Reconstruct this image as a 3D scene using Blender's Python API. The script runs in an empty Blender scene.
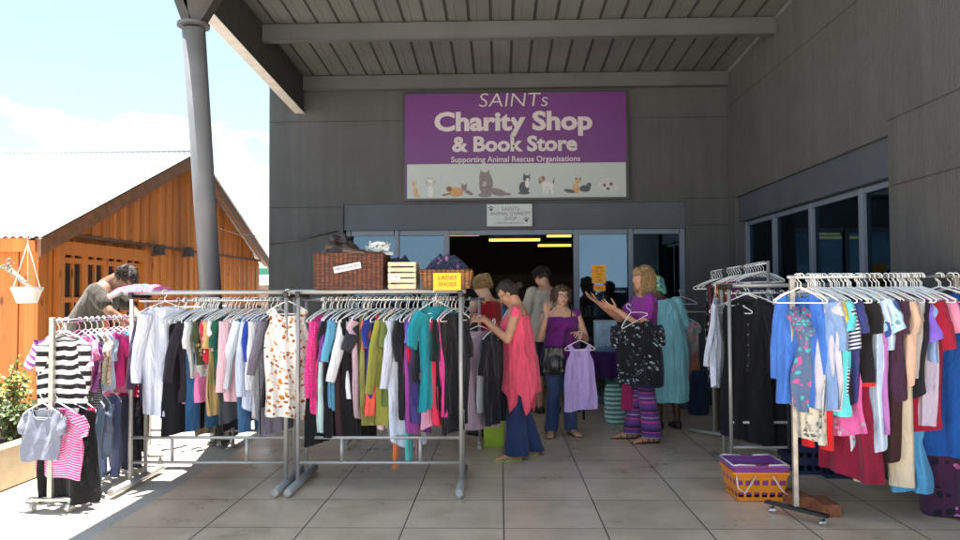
import bpy, bmesh, math, random
from mathutils import Vector, Matrix, noise
R = math.radians
PI = math.pi
sc = bpy.context.scene
C = sc.collection
V = Vector

# ------------------------------------------------------------------ camera
CAMH = 1.45; FPX = 736.0
YAW, PITCH, ROLL = R(1.56), R(1.87), R(0.30)
cam = bpy.data.objects.new('camera', bpy.data.cameras.new('camera'))
C.objects.link(cam); sc.camera = cam
cam.data.sensor_width = 36; cam.data.lens = FPX / 960 * 36
cam.data.clip_end = 3000; cam.data.clip_start = 0.05
cam.matrix_world = (Matrix.Translation((0, 0, CAMH)) @ Matrix.Rotation(YAW, 4, 'Z')
                    @ Matrix.Rotation(R(90) + PITCH, 4, 'X') @ Matrix.Rotation(-ROLL, 4, 'Z'))
CM = cam.matrix_world.copy()
def ray(u, v):
    return (CM.to_3x3() @ V(((u - 480) / FPX, (270 - v) / FPX, -1))).normalized()
def P(u, v, Y):                     # point of the plane y=Y seen at photo pixel (u,v)
    r = ray(u, v); return V((0, 0, CAMH)) + r * (Y / r.y)
def G(u, v, z=0.0):                 # point of the ground seen there
    r = ray(u, v); return V((0, 0, CAMH)) + r * ((z - CAMH) / r.z)

# ------------------------------------------------------------------ materials
MATS = {}
def lin(c):
    return tuple((x / 12.92 if x <= .04045 else ((x + .055) / 1.055) ** 2.4) for x in c)
def new_mat(name):
    m = bpy.data.materials.new(name); m.use_nodes = True
    nt = m.node_tree; b = nt.nodes['Principled BSDF']
    return m, nt, b
def N(nt, t, **kw):
    n = nt.nodes.new(t)
    for k, v in kw.items():
        if k in n.inputs.keys(): n.inputs[k].default_value = v
        else: setattr(n, k, v)
    return n
def coord(nt, kind='Object', scale=(1, 1, 1)):
    tc = N(nt, 'ShaderNodeTexCoord'); mp = N(nt, 'ShaderNodeMapping')
    mp.inputs['Scale'].default_value = scale
    nt.links.new(tc.outputs[kind], mp.inputs['Vector']); return mp.outputs[0]
def ramp(nt, fac, stops, interp='LINEAR'):
    r = N(nt, 'ShaderNodeValToRGB'); r.color_ramp.interpolation = interp
    e = r.color_ramp.elements
    while len(e) > 1: e.remove(e[0])
    e[0].position = stops[0][0]; e[0].color = (*stops[0][1], 1)
    for p, c in stops[1:]:
        x = e.new(p); x.color = (*c, 1)
    nt.links.new(fac, r.inputs[0]); return r.outputs[0]
def bump(nt, b, h, strength=.3, dist=.01):
    n = N(nt, 'ShaderNodeBump'); n.inputs['Strength'].default_value = strength
    n.inputs['Distance'].default_value = dist
    nt.links.new(h, n.inputs['Height']); nt.links.new(n.outputs[0], b.inputs['Normal'])
def plain(name, col, rough=.5, metal=0, var=.12, nscale=8, bmp=0, bscale=40, spec=.5):
    if name in MATS: return MATS[name]
    m, nt, b = new_mat(name)
    b.inputs['Roughness'].default_value = rough; b.inputs['Metallic'].default_value = metal
    b.inputs['Specular IOR Level'].default_value = spec
    co = coord(nt)
    n = N(nt, 'ShaderNodeTexNoise'); n.inputs['Scale'].default_value = nscale; n.inputs['Detail'].default_value = 6
    nt.links.new(co, n.inputs['Vector'])
    a = tuple(max(0, c * (1 - var)) for c in col); z = tuple(min(1, c * (1 + var)) for c in col)
    nt.links.new(ramp(nt, n.outputs[0], [(.3, a), (.7, z)]), b.inputs['Base Color'])
    if bmp:
        n2 = N(nt, 'ShaderNodeTexNoise'); n2.inputs['Scale'].default_value = bscale; n2.inputs['Detail'].default_value = 5
        nt.links.new(co, n2.inputs['Vector']); bump(nt, b, n2.outputs[0], bmp, .01)
    MATS[name] = m; return m

def mat_tile():
    m, nt, b = new_mat('floor_tiles')
    co = coord(nt)
    br = N(nt, 'ShaderNodeTexBrick'); br.offset = 0; br.squash = 1
    br.inputs['Scale'].default_value = 1; br.inputs['Mortar Size'].default_value = .0045
    br.inputs['Mortar Smooth'].default_value = .1
    br.inputs['Brick Width'].default_value = TILE; br.inputs['Row Height'].default_value = TILE
    br.inputs['Color1'].default_value = (.72, .55, .395, 1); br.inputs['Color2'].default_value = (.67, .505, .36, 1)
    br.inputs['Mortar'].default_value = (.09, .078, .066, 1)
    nt.links.new(co, br.inputs['Vector'])
    n = N(nt, 'ShaderNodeTexNoise'); n.inputs['Scale'].default_value = 2.2; n.inputs['Detail'].default_value = 8
    n.inputs['Roughness'].default_value = .65
    nt.links.new(co, n.inputs['Vector'])
    mx = N(nt, 'ShaderNodeMixRGB', blend_type='MULTIPLY'); mx.inputs[0].default_value = 1
    nt.links.new(br.outputs[0], mx.inputs[1])
    nt.links.new(ramp(nt, n.outputs[0], [(.3, (.74, .72, .69)), (.62, (1.05, 1.05, 1.05))]), mx.inputs[2])
    # scuffs and specks
    n3 = N(nt, 'ShaderNodeTexNoise'); n3.inputs['Scale'].default_value = 14; n3.inputs['Detail'].default_value = 10
    n3.inputs['Roughness'].default_value = .8; nt.links.new(co, n3.inputs['Vector'])
    mx2 = N(nt, 'ShaderNodeMixRGB', blend_type='MULTIPLY'); mx2.inputs[0].default_value = .8
    nt.links.new(mx.outputs[0], mx2.inputs[1])
    nt.links.new(ramp(nt, n3.outputs[0], [(.26, (.80, .78, .76)), (.34, (1, 1, 1))]), mx2.inputs[2])
    nt.links.new(mx2.outputs[0], b.inputs['Base Color'])
    nt.links.new(ramp(nt, n.outputs[0], [(.3, (.24,) * 3), (.7, (.42,) * 3)]), b.inputs['Roughness'])
    inv = N(nt, 'ShaderNodeMath', operation='SUBTRACT'); inv.inputs[0].default_value = 1
    nt.links.new(br.outputs['Fac'], inv.inputs[1]); bump(nt, b, inv.outputs[0], .5, .004)
    return m
def mat_wall(name, col):
    m, nt, b = new_mat(name); co = coord(nt)
    b.inputs['Roughness'].default_value = .85
    n = N(nt, 'ShaderNodeTexNoise'); n.inputs['Scale'].default_value = 1.3; n.inputs['Detail'].default_value = 9
    n.inputs['Roughness'].default_value = .7; nt.links.new(co, n.inputs['Vector'])
    st = coord(nt, 'Object', (9, 9, .7))
    n2 = N(nt, 'ShaderNodeTexNoise'); n2.inputs['Scale'].default_value = 1; n2.inputs['Detail'].default_value = 6
    nt.links.new(st, n2.inputs['Vector'])
    mx = N(nt, 'ShaderNodeMixRGB', blend_type='MULTIPLY'); mx.inputs[0].default_value = 1
    nt.links.new(ramp(nt, n.outputs[0], [(.3, tuple(c * .82 for c in col)), (.7, tuple(c * 1.15 for c in col))]), mx.inputs[1])
    nt.links.new(ramp(nt, n2.outputs[0], [(.3, (.86, .86, .86)), (.7, (1.06, 1.06, 1.06))]), mx.inputs[2])
    nt.links.new(mx.outputs[0], b.inputs['Base Color'])
    n3 = N(nt, 'ShaderNodeTexNoise'); n3.inputs['Scale'].default_value = 55; n3.inputs['Detail'].default_value = 4
    nt.links.new(coord(nt, 'Object', (1, 1, .35)), n3.inputs['Vector']); bump(nt, b, n3.outputs[0], .55, .012)
    return m
def mat_wood(name, axis, c1, c2):
    # vertical pine boards: grain along z; board tone varies by cell across `axis`
    m, nt, b = new_mat(name)
    b.inputs['Roughness'].default_value = .55
    sc_ = [14, 14, 14]; sc_[2] = .9
    co = coord(nt, 'Object', sc_)
    n = N(nt, 'ShaderNodeTexNoise'); n.inputs['Scale'].default_value = 2.2; n.inputs['Detail'].default_value = 8
    n.inputs['Distortion'].default_value = 1.2
    nt.links.new(co, n.inputs['Vector'])
    sp = N(nt, 'ShaderNodeSeparateXYZ'); nt.links.new(coord(nt), sp.inputs[0])
    d = N(nt, 'ShaderNodeMath', operation='DIVIDE'); d.inputs[1].default_value = .115
    nt.links.new(sp.outputs[axis], d.inputs[0])
    f = N(nt, 'ShaderNodeMath', operation='FLOOR'); nt.links.new(d.outputs[0], f.inputs[0])
    wn = N(nt, 'ShaderNodeTexWhiteNoise', noise_dimensions='1D'); nt.links.new(f.outputs[0], wn.inputs['W'])
    mx = N(nt, 'ShaderNodeMixRGB', blend_type='MULTIPLY'); mx.inputs[0].default_value = 1
    nt.links.new(ramp(nt, n.outputs[0], [(.25, c1), (.5, c2), (.75, tuple(x * .8 for x in c2))]), mx.inputs[1])
    nt.links.new(ramp(nt, wn.outputs[0], [(0, (.68, .62, .58)), (1, (1.12, 1.12, 1.1))]), mx.inputs[2])
    # knots
    vo = N(nt, 'ShaderNodeTexVoronoi'); vo.inputs['Scale'].default_value = 1
    nt.links.new(coord(nt, 'Object', (7, 7, 2.2)), vo.inputs['Vector'])
    mx2 = N(nt, 'ShaderNodeMixRGB', blend_type='MULTIPLY'); mx2.inputs[0].default_value = 1
    nt.links.new(mx.outputs[0], mx2.inputs[1])
    nt.links.new(ramp(nt, vo.outputs['Distance'], [(.07, (.3, .2, .14)), (.14, (1, 1, 1))]), mx2.inputs[2])
    nt.links.new(mx2.outputs[0], b.inputs['Base Color'])
    bump(nt, b, n.outputs[0], .25, .004)
    return m
def mat_glass(name, tint=(.75, .85, .9), ior=1.75, body=.0):
    m, nt, b = new_mat(name); nt.nodes.remove(b)
    out = nt.nodes['Material Output']
    tr = N(nt, 'ShaderNodeBsdfTransparent'); tr.inputs[0].default_value = (*tint, 1)
    gl = N(nt, 'ShaderNodeBsdfGlossy'); gl.inputs['Roughness'].default_value = .015
    gl.inputs[0].default_value = (.40, .60, .78, 1)
    fr = N(nt, 'ShaderNodeFresnel'); fr.inputs['IOR'].default_value = ior
    ms = N(nt, 'ShaderNodeMixShader')
    nt.links.new(fr.outputs[0], ms.inputs[0]); nt.links.new(tr.outputs[0], ms.inputs[1]); nt.links.new(gl.outputs[0], ms.inputs[2])
    nt.links.new(ms.outputs[0], out.inputs[0]); return m
def mat_emit(name, col, s):
    m, nt, b = new_mat(name)
    b.inputs['Emission Color'].default_value = (*col, 1); b.inputs['Emission Strength'].default_value = s
    return m

def fabric(c, pat=None, c2=(1, 1, 1), c3=None, sc_=1.0, rough=.85):
    """garment cloth; colours are display-like sRGB triples 0..1"""
    key = (tuple(c), pat, tuple(c2), c3, sc_)
    if key in MATS: return MATS[key]
    m, nt, b = new_mat('fabric'); MATS[key] = m
    c, c2 = lin(c), lin(c2); c3 = lin(c3) if c3 else tuple(x * .6 for x in c2)
    b.inputs['Roughness'].default_value = rough
    b.inputs['Sheen Weight'].default_value = .15
    b.inputs['Specular IOR Level'].default_value = .25
    uv = coord(nt, 'UV')
    def noi(s, det=4):
        n = N(nt, 'ShaderNodeTexNoise'); n.inputs['Scale'].default_value = s; n.inputs['Detail'].default_value = det
        nt.links.new(uv, n.inputs['Vector']); return n.outputs[0]
    base = ramp(nt, noi(5), [(.3, tuple(x * .88 for x in c)), (.7, tuple(min(1, x * 1.1) for x in c))])
    def mix(f, a, bb):
        mx = N(nt, 'ShaderNodeMixRGB'); nt.links.new(f, mx.inputs[0]); nt.links.new(a, mx.inputs[1])
        if isinstance(bb, tuple): mx.inputs[2].default_value = (*bb, 1)
        else: nt.links.new(bb, mx.inputs[2])
        return mx.outputs[0]
    if pat in ('hstripe', 'vstripe', 'pin', 'multi'):
        sp = N(nt, 'ShaderNodeSeparateXYZ'); nt.links.new(uv, sp.inputs[0])
        ax = 0 if pat in ('vstripe', 'pin') else 1
        dd = N(nt, 'ShaderNodeMath', operation='DIVIDE'); dd.inputs[1].default_value = .055 * sc_ if pat != 'multi' else .3 * sc_
        nt.links.new(sp.outputs[ax], dd.inputs[0])
        fr = N(nt, 'ShaderNodeMath', operation='FRACT'); nt.links.new(dd.outputs[0], fr.inputs[0])
        if pat == 'multi':
            base = ramp(nt, fr.outputs[0], [(0, c), (.12, c2), (.2, c3), (.3, c), (.36, lin((.75, .72, .7))), (.39, c), (.5, c3), (.62, c2), (.66, lin((.2, .15, .3))), (.8, c3), (.9, c)], 'CONSTANT')
        else:
            w = .5 if pat != 'pin' else .25
            f = ramp(nt, fr.outputs[0], [(0, (1,) * 3), (w, (0,) * 3)], 'CONSTANT'); base = mix(f, base, c2)
    elif pat == 'dots':
        vo = N(nt, 'ShaderNodeTexVoronoi'); vo.inputs['Scale'].default_value = 22 / sc_; vo.inputs['Randomness'].default_value = .35
        nt.links.new(uv, vo.inputs['Vector'])
        base = mix(ramp(nt, vo.outputs['Distance'], [(0, (1,) * 3), (.3, (0,) * 3)], 'CONSTANT'), base, c2)
    elif pat in ('floral', 'splash'):
        vo = N(nt, 'ShaderNodeTexVoronoi'); vo.inputs['Scale'].default_value = 20 / sc_
        n = N(nt, 'ShaderNodeTexNoise'); n.inputs['Scale'].default_value = 9 / sc_; nt.links.new(uv, n.inputs['Vector'])
        va = N(nt, 'ShaderNodeVectorMath', operation='MULTIPLY_ADD')
        va.inputs[1].default_value = (.06, .06, .06); nt.links.new(n.outputs['Color'], va.inputs[0]); nt.links.new(uv, va.inputs[2])
        nt.links.new(va.outputs[0], vo.inputs['Vector'])
        f1 = ramp(nt, vo.outputs['Distance'], [(0, (1,) * 3), (.42, (0,) * 3)], 'CONSTANT')
        sel = N(nt, 'ShaderNodeSeparateXYZ'); nt.links.new(vo.outputs['Color'], sel.inputs[0])
        f2 = ramp(nt, sel.outputs[0], [(0, (0,) * 3), (.35, (1,) * 3)], 'CONSTANT')
        fm = N(nt, 'ShaderNodeMath', operation='MULTIPLY'); nt.links.new(f1, fm.inputs[0]); nt.links.new(f2, fm.inputs[1])
        flow = ramp(nt, sel.outputs[1], [(0, c2), (.55, c3)], 'CONSTANT')
        if pat == 'splash':
            n4 = noi(4 / sc_); g = ramp(nt, n4, [(.47, (0,) * 3), (.53, (1,) * 3)])
            f3 = N(nt, 'ShaderNodeMath', operation='MULTIPLY'); nt.links.new(fm.outputs[0], f3.inputs[0]); nt.links.new(g, f3.inputs[1]); fm = f3
        base = mix(fm.outputs[0], base, flow)
    elif pat == 'tiedye':
        n = noi(6 / sc_, 3); base = ramp(nt, n, [(.3, c), (.48, c2), (.6, c3), (.7, c)])
    elif pat == 'denim':
        n = noi(3, 2); base = ramp(nt, n, [(.35, c), (.65, c2)])
    nt.links.new(base, b.inputs['Base Color'])
    n = N(nt, 'ShaderNodeTexNoise'); n.inputs['Scale'].default_value = 11; n.inputs['Detail'].default_value = 3
    n.inputs['Distortion'].default_value = .8
    mp = N(nt, 'ShaderNodeMapping'); mp.inputs['Scale'].default_value = (1.6, .55, 1)
    nt.links.new(uv, mp.inputs[0]); nt.links.new(mp.outputs[0], n.inputs['Vector'])
    bump(nt, b, n.outputs[0], .8, .03)
    return m

# ------------------------------------------------------------------ mesh builder
class MB:
    def __init__(s): s.v = []; s.f = []; s.m = []; s.uv = {}; s.cur = 0
    def add(s, vs, fs, uvs=None):
        o = len(s.v); s.v += [V(p) for p in vs]
        for i, f in enumerate(fs):
            s.f.append([o + k for k in f]); s.m.append(s.cur)
        if uvs:
            for i, q in enumerate(uvs): s.uv[o + i] = q
        return s
    def box(s, c, d, rot=None, taper=None):
        c = V(c); hx, hy, hz = d[0] / 2, d[1] / 2, d[2] / 2
        vs = []
        for z in (-1, 1):
            t = (taper or (1, 1)) if z > 0 else (1, 1)
            for x, y in ((-1, -1), (1, -1), (1, 1), (-1, 1)):
                p = V((x * hx * t[0], y * hy * t[1], z * hz))
                if rot is not None: p = rot @ p
                vs.append(c + p)
        return s.add(vs, [(3, 2, 1, 0), (4, 5, 6, 7), (0, 1, 5, 4), (1, 2, 6, 5), (2, 3, 7, 6), (3, 0, 4, 7)])
    def bx(s, x0, x1, y0, y1, z0, z1):
        return s.box(((x0 + x1) / 2, (y0 + y1) / 2, (z0 + z1) / 2), (abs(x1 - x0), abs(y1 - y0), abs(z1 - z0)))
    def tube(s, pts, r, n=8, caps=True, up=None, flat=1.0):
        pts = [V(p) for p in pts]; k = len(pts)
        rs = r if isinstance(r, (list, tuple)) else [r] * k
        t0 = (pts[1] - pts[0]).normalized()
        a = t0.orthogonal().normalized() if up is None else (V(up) - t0 * t0.dot(V(up))).normalized()
        vs = []
        for i, p in enumerate(pts):
            t = (pts[min(i + 1, k - 1)] - pts[max(i - 1, 0)])
            if t.length < 1e-9: t = t0
            t = t.normalized(); a = (a - t * a.dot(t))
            a = a.normalized() if a.length > 1e-6 else t.orthogonal().normalized()
            b = t.cross(a)
            for j in range(n):
                q = 2 * PI * j / n
                vs.append(p + (a * math.cos(q) + b * math.sin(q) * flat) * rs[i])
        fs = []
        for i in range(k - 1):
            for j in range(n):
                j2 = (j + 1) % n
                fs.append((i * n + j, i * n + j2, (i + 1) * n + j2, (i + 1) * n + j))
        if caps: fs.append(tuple(range(n - 1, -1, -1))); fs.append(tuple((k - 1) * n + j for j in range(n)))
        return s.add(vs, fs)
    def ball(s, c, rad, rot=None, nu=14, nv=9):
        c = V(c)
        if not isinstance(rad, (tuple, list, Vector)): rad = (rad,) * 3
        vs = [None]; vs = []
        for i in range(nv + 1):
            th = PI * i / nv
            for j in range(nu):
                ph = 2 * PI * j / nu
                p = V((rad[0] * math.sin(th) * math.cos(ph), rad[1] * math.sin(th) * math.sin(ph), rad[2] * math.cos(th)))
                if rot is not None: p = rot @ p
                vs.append(c + p)
        fs = [(i * nu + j, (i + 1) * nu + j, (i + 1) * nu + (j + 1) % nu, i * nu + (j + 1) % nu) for i in range(nv) for j in range(nu)]
        return s.add(vs, fs)
    def cap(s, p0, p1, r0, r1, n=12):          # rounded cone
        s.tube([p0, p1], [r0, r1], n); s.ball(p0, r0, nu=n, nv=7); s.ball(p1, r1, nu=n, nv=7); return s
    def loft(s, rings, n=20, caps=True, uvs=None):
        """rings: (centre, axis_a, axis_b) ellipses (half-axis vectors)"""
        vs = []
        for c, a, b in rings:
            for j in range(n):
                q = 2 * PI * j / n
                vs.append(V(c) + V(a) * math.cos(q) + V(b) * math.sin(q))
        k = len(rings)
        fs = [(i * n + j, i * n + (j + 1) % n, (i + 1) * n + (j + 1) % n, (i + 1) * n + j) for i in range(k - 1) for j in range(n)]
        if caps: fs.append(tuple(range(n - 1, -1, -1))); fs.append(tuple((k - 1) * n + j for j in range(n)))
        return s.add(vs, fs)
    def grid(s, fn, nu, nv, uvf=None):
        vs = []; uvs = []
        for j in range(nv + 1):
            for i in range(nu + 1):
                a, b = i / nu, j / nv
                vs.append(fn(a, b)); uvs.append(uvf(a, b) if uvf else (a, b))
        w = nu + 1
        fs = [(j * w + i, j * w + i + 1, (j + 1) * w + i + 1, (j + 1) * w + i) for j in range(nv) for i in range(nu)]
        return s.add(vs, fs, uvs)
    def prism(s, outline, y0, y1, axes='xz'):
        """polygon outline in two axes, extruded between two values of the third"""
        n = len(outline)
        def mk(a, b, d):
            return V((a, d, b)) if axes == 'xz' else (V((d, a, b)) if axes == 'yz' else V((a, b, d)))
        vs = [mk(a, b, y0) for a, b in outline] + [mk(a, b, y1) for a, b in outline]
        fs = [tuple(range(n)), tuple(range(2 * n - 1, n - 1, -1))] + [(i, n + i, n + (i + 1) % n, (i + 1) % n) for i in range(n)]
        return s.add(vs, fs)
    def build(s, name, mat=None, parent=None, smooth=False, origin=None, bevel=0, local=False):
        me = bpy.data.meshes.new(name)
        vs = s.v
        if parent is not None and not local:
            inv = pmat(parent).inverted(); vs = [inv @ p for p in vs]
        elif origin is not None:
            o_ = V(origin); vs = [p - o_ for p in vs]
        me.from_pydata([tuple(p) for p in vs], [], s.f)
        if s.uv:
            ul = me.uv_layers.new(name='UVMap')
            for lp in me.loops: ul.data[lp.index].uv = s.uv.get(lp.vertex_index, (0, 0))
        if mat is not None:
            for mm in (mat if isinstance(mat, (list, tuple)) else [mat]): me.materials.append(mm)
            if max(s.m, default=0) > 0: me.polygons.foreach_set('material_index', s.m)
        bm = bmesh.new(); bm.from_mesh(me); bmesh.ops.recalc_face_normals(bm, faces=bm.faces); bm.to_mesh(me); bm.free()
        if smooth: me.shade_smooth()
        o = bpy.data.objects.new(name, me); C.objects.link(o)
        if parent is not None: o.parent = parent
        elif origin is not None: o.location = origin
        if bevel:
            md = o.modifiers.new('bevel', 'BEVEL'); md.width = bevel; md.segments = 2; md.limit_method = 'ANGLE'
        return o
def pmat(o):
    m = Matrix.LocRotScale(o.location, o.rotation_euler, o.scale)
    return pmat(o.parent) @ m if o.parent else m
def tag(o, label=None, cat=None, group=None, kind=None):
    if label: o['label'] = label
    if cat: o['category'] = cat
    if group: o['group'] = group
    if kind: o['kind'] = kind
    return o
def thing(name, loc, label, cat, group=None, rz=0):
    o = bpy.data.objects.new(name, None); C.objects.link(o); o.empty_display_size = .1
    o.location = loc; o.rotation_euler = (0, 0, rz); return tag(o, label, cat, group)
def struct(o): o['kind'] = 'structure'; return o
def text(name, body, size, mat, parent, loc, rx=PI / 2, rz=0, off=0.0, ext=.002, ry=0, shear=0, align='CENTER', sx=1.0):
    cu = bpy.data.curves.new(name, 'FONT'); cu.body = body; cu.size = size; cu.align_x = align; cu.align_y = 'CENTER'
    cu.offset = off; cu.extrude = ext; cu.shear = shear; cu.resolution_u = 3
    t = bpy.data.objects.new(name, cu); C.objects.link(t)
    bpy.context.view_layer.update()
    me = bpy.data.meshes.new_from_object(t.evaluated_get(bpy.context.evaluated_depsgraph_get()))
    bpy.data.objects.remove(t)
    M = Matrix.Translation(loc) @ Matrix.Rotation(rz, 4, 'Z') @ Matrix.Rotation(rx, 4, 'X') @ Matrix.Rotation(ry, 4, 'Z') @ Matrix.Diagonal((sx, 1, 1, 1))
    me.transform(pmat(parent).inverted() @ M)
    me.materials.clear(); me.materials.append(mat)
    o = bpy.data.objects.new(name, me); C.objects.link(o); o.parent = parent
    return o
# ------------------------------------------------------------------ sky, sun, view
SUN_EL, SUN_AZ = R(88.6), R(-80)          # azimuth measured from +Y towards +X
w = bpy.data.worlds.new('World'); sc.world = w; w.use_nodes = True
nt = w.node_tree; bg = nt.nodes['Background']
sky = nt.nodes.new('ShaderNodeTexSky'); sky.sky_type = 'NISHITA'; sky.sun_disc = False
sky.sun_elevation = SUN_EL; sky.sun_rotation = SUN_AZ; sky.air_density = 1.0; sky.dust_density = .6; sky.ozone_density = 1.2
tc = nt.nodes.new('ShaderNodeTexCoord')
mp = nt.nodes.new('ShaderNodeMapping'); mp.inputs['Scale'].default_value = (1.0, 1.0, 2.6); mp.inputs['Location'].default_value = (.35, .1, .12)
nt.links.new(tc.outputs['Generated'], mp.inputs[0])
cn = nt.nodes.new('ShaderNodeTexNoise'); cn.inputs['Scale'].default_value = 2.6; cn.inputs['Detail'].default_value = 9; cn.inputs['Roughness'].default_value = .58
nt.links.new(mp.outputs[0], cn.inputs[0])
# more cloud near the horizon
sx = nt.nodes.new('ShaderNodeSeparateXYZ'); nt.links.new(tc.outputs['Generated'], sx.inputs[0])
hz = nt.nodes.new('ShaderNodeMapRange'); hz.inputs[1].default_value = .0; hz.inputs[2].default_value = .42; hz.inputs[3].default_value = .20; hz.inputs[4].default_value = -.16
nt.links.new(sx.outputs[2], hz.inputs[0])
ad = nt.nodes.new('ShaderNodeMath'); ad.operation = 'ADD'; nt.links.new(cn.outputs[0], ad.inputs[0]); nt.links.new(hz.outputs[0], ad.inputs[1])
cr = nt.nodes.new('ShaderNodeValToRGB'); cr.color_ramp.elements[0].position = .55; cr.color_ramp.elements[1].position = .64
nt.links.new(ad.outputs[0], cr.inputs[0])
mxc = nt.nodes.new('ShaderNodeMixRGB'); mxc.inputs[2].default_value = (9.5, 10.0, 10.3, 1)
nt.links.new(cr.outputs[0], mxc.inputs[0])
# thin milky haze over the blue
mh = nt.nodes.new('ShaderNodeMixRGB'); mh.inputs[0].default_value = .38; mh.inputs[2].default_value = (3.3, 4.7, 5.1, 1)
nt.links.new(sky.outputs[0], mh.inputs[1]); nt.links.new(mh.outputs[0], mxc.inputs[1])
nt.links.new(mxc.outputs[0], bg.inputs[0]); bg.inputs[1].default_value = .064
sun = bpy.data.objects.new('sun', bpy.data.lights.new('sun', 'SUN')); C.objects.link(sun)
sun.data.energy = 5.0; sun.data.angle = R(.5); sun.data.color = (1, .955, .89)
sd = V((math.sin(SUN_AZ) * math.cos(SUN_EL), math.cos(SUN_AZ) * math.cos(SUN_EL), math.sin(SUN_EL)))
sun.rotation_euler = sd.to_track_quat('Z', 'Y').to_euler(); sun.location = (4, 4, 12)
sc.view_settings.view_transform = 'Standard'; sc.view_settings.look = 'None'
sc.view_settings.exposure = 2.25; sc.view_settings.gamma = 1; sc.view_settings.use_curve_mapping = False
sc.cycles.max_bounces = 8; sc.cycles.diffuse_bounces = 5; sc.cycles.transparent_max_bounces = 12

# ------------------------------------------------------------------ the setting
TILE = .62
WY = 9.6                                # shop front plane
WR = 2.96                               # right wall plane
WL = P(269, 200, WY).x                  # left end of the shop wall
EDGE = -2.45                            # edge of the tiled floor
# tile floor: joints at lines seen in the photograph
ox = G(504, 540).x % TILE; oy = G(504, 529.6).y % TILE
MT = mat_tile()
f = MB().add([(EDGE - ox, 1.0 - oy, 0), (WR + .2 - ox, 1.0 - oy, 0), (WR + .2 - ox, 19 - oy, 0), (EDGE - ox, 19 - oy, 0)], [(0, 1, 2, 3)]).build('floor', MT)
f.location = (ox, oy, 0.008); struct(f)
m, nt, b = new_mat('concrete'); co = coord(nt); b.inputs['Roughness'].default_value = .9
n = N(nt, 'ShaderNodeTexNoise'); n.inputs['Scale'].default_value = 1.6; n.inputs['Detail'].default_value = 10; n.inputs['Roughness'].default_value = .7
nt.links.new(co, n.inputs['Vector']); nt.links.new(ramp(nt, n.outputs[0], [(.3, (.41, .365, .31)), (.7, (.56, .51, .44))]), b.inputs['Base Color'])
n = N(nt, 'ShaderNodeTexNoise'); n.inputs['Scale'].default_value = 60; n.inputs['Detail'].default_value = 6; nt.links.new(co, n.inputs['Vector']); bump(nt, b, n.outputs[0], .4, .006)
MCON = m
struct(MB().add([(-900, -900, -.004), (900, -900, -.004), (900, 900, -.004), (-900, 900, -.004)], [(0, 1, 2, 3)]).build('ground', MCON))

# -- shop building
MW = mat_wall('plaster', (.062, .065, .067))
MWG = mat_wall('groove_shade', (.03, .028, .026))  # shade in the scored joints, painted as thin dark strips
MFR = plain('painted_steel', (.12, .15, .20), .45, var=.08, bmp=.1)
MLIN = plain('lintel_paint', (.050, .062, .080), .6, var=.18, nscale=2)
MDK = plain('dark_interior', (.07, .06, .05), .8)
MGL = mat_glass('shop_glass')
MGR = mat_glass('tinted_glass', tint=(.12, .13, .15), ior=1.45)
shop = thing('shop_building', (0, WY, 0), 'dark grey plastered shop building with steel framed glass front and side window band', 'building')
XA = P(343, 240, WY).x; XB = P(686, 240, WY).x       # opening of the shop front
ZB0 = P(515, 229, WY).z; ZB1 = P(515, 203, WY).z     # lintel band
TOP = 5.6
TH = .28
w_ = MB()
w_.bx(WL, XA, WY, WY + TH, 0, TOP); w_.bx(XB, WR + .3, WY, WY + TH, 0, TOP); w_.bx(XA, XB, WY, WY + TH, ZB1, TOP)
w_.bx(WL, WL + .28, WY + TH, 19, 0, TOP)
# right wall with its window band
def YR(u): # depth of a point of the right wall seen in column u
    r = ray(u, 200); return WR / r.x * r.y
yw0, yw1 = YR(889), YR(735)
zt = P(889, 175, yw0).z; zt2 = P(889, 135, yw0).z; zs = .85
w_.bx(WR, WR + .3, 2.2, yw0, 0, TOP); w_.bx(WR, WR + .3, yw1, WY, 0, TOP)
w_.bx(WR, WR + .3, yw0, yw1, zt2, TOP); w_.bx(WR, WR + .3, yw0, yw1, 0, zs)
w_.build('wall', MW, shop)
def groove_y(x0, x1, z): MB().bx(x0, x1, WY - .0015, WY + .01, z - .006, z + .006).build('joint_shade_strip', MWG, shop)
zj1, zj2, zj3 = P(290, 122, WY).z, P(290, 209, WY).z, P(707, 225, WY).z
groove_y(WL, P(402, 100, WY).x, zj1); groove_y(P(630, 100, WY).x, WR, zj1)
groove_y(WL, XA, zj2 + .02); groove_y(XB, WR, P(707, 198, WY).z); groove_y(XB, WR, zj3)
def groove_x(y0, y1, z): MB().bx(WR - .0015, WR + .01, y0, y1, z - .006, z + .006).build('joint_shade_strip', MWG, shop)
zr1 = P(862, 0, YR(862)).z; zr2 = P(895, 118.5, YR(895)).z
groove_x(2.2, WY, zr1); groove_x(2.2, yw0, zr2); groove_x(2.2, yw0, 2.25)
MB().bx(XA, XB, WY + .03, WY + TH - .01, ZB0, ZB1).build('lintel', MLIN, shop)
MB().bx(WR + .045, WR + .25, yw0, yw1, zt, zt2).build('window_lintel', MLIN, shop)
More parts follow.
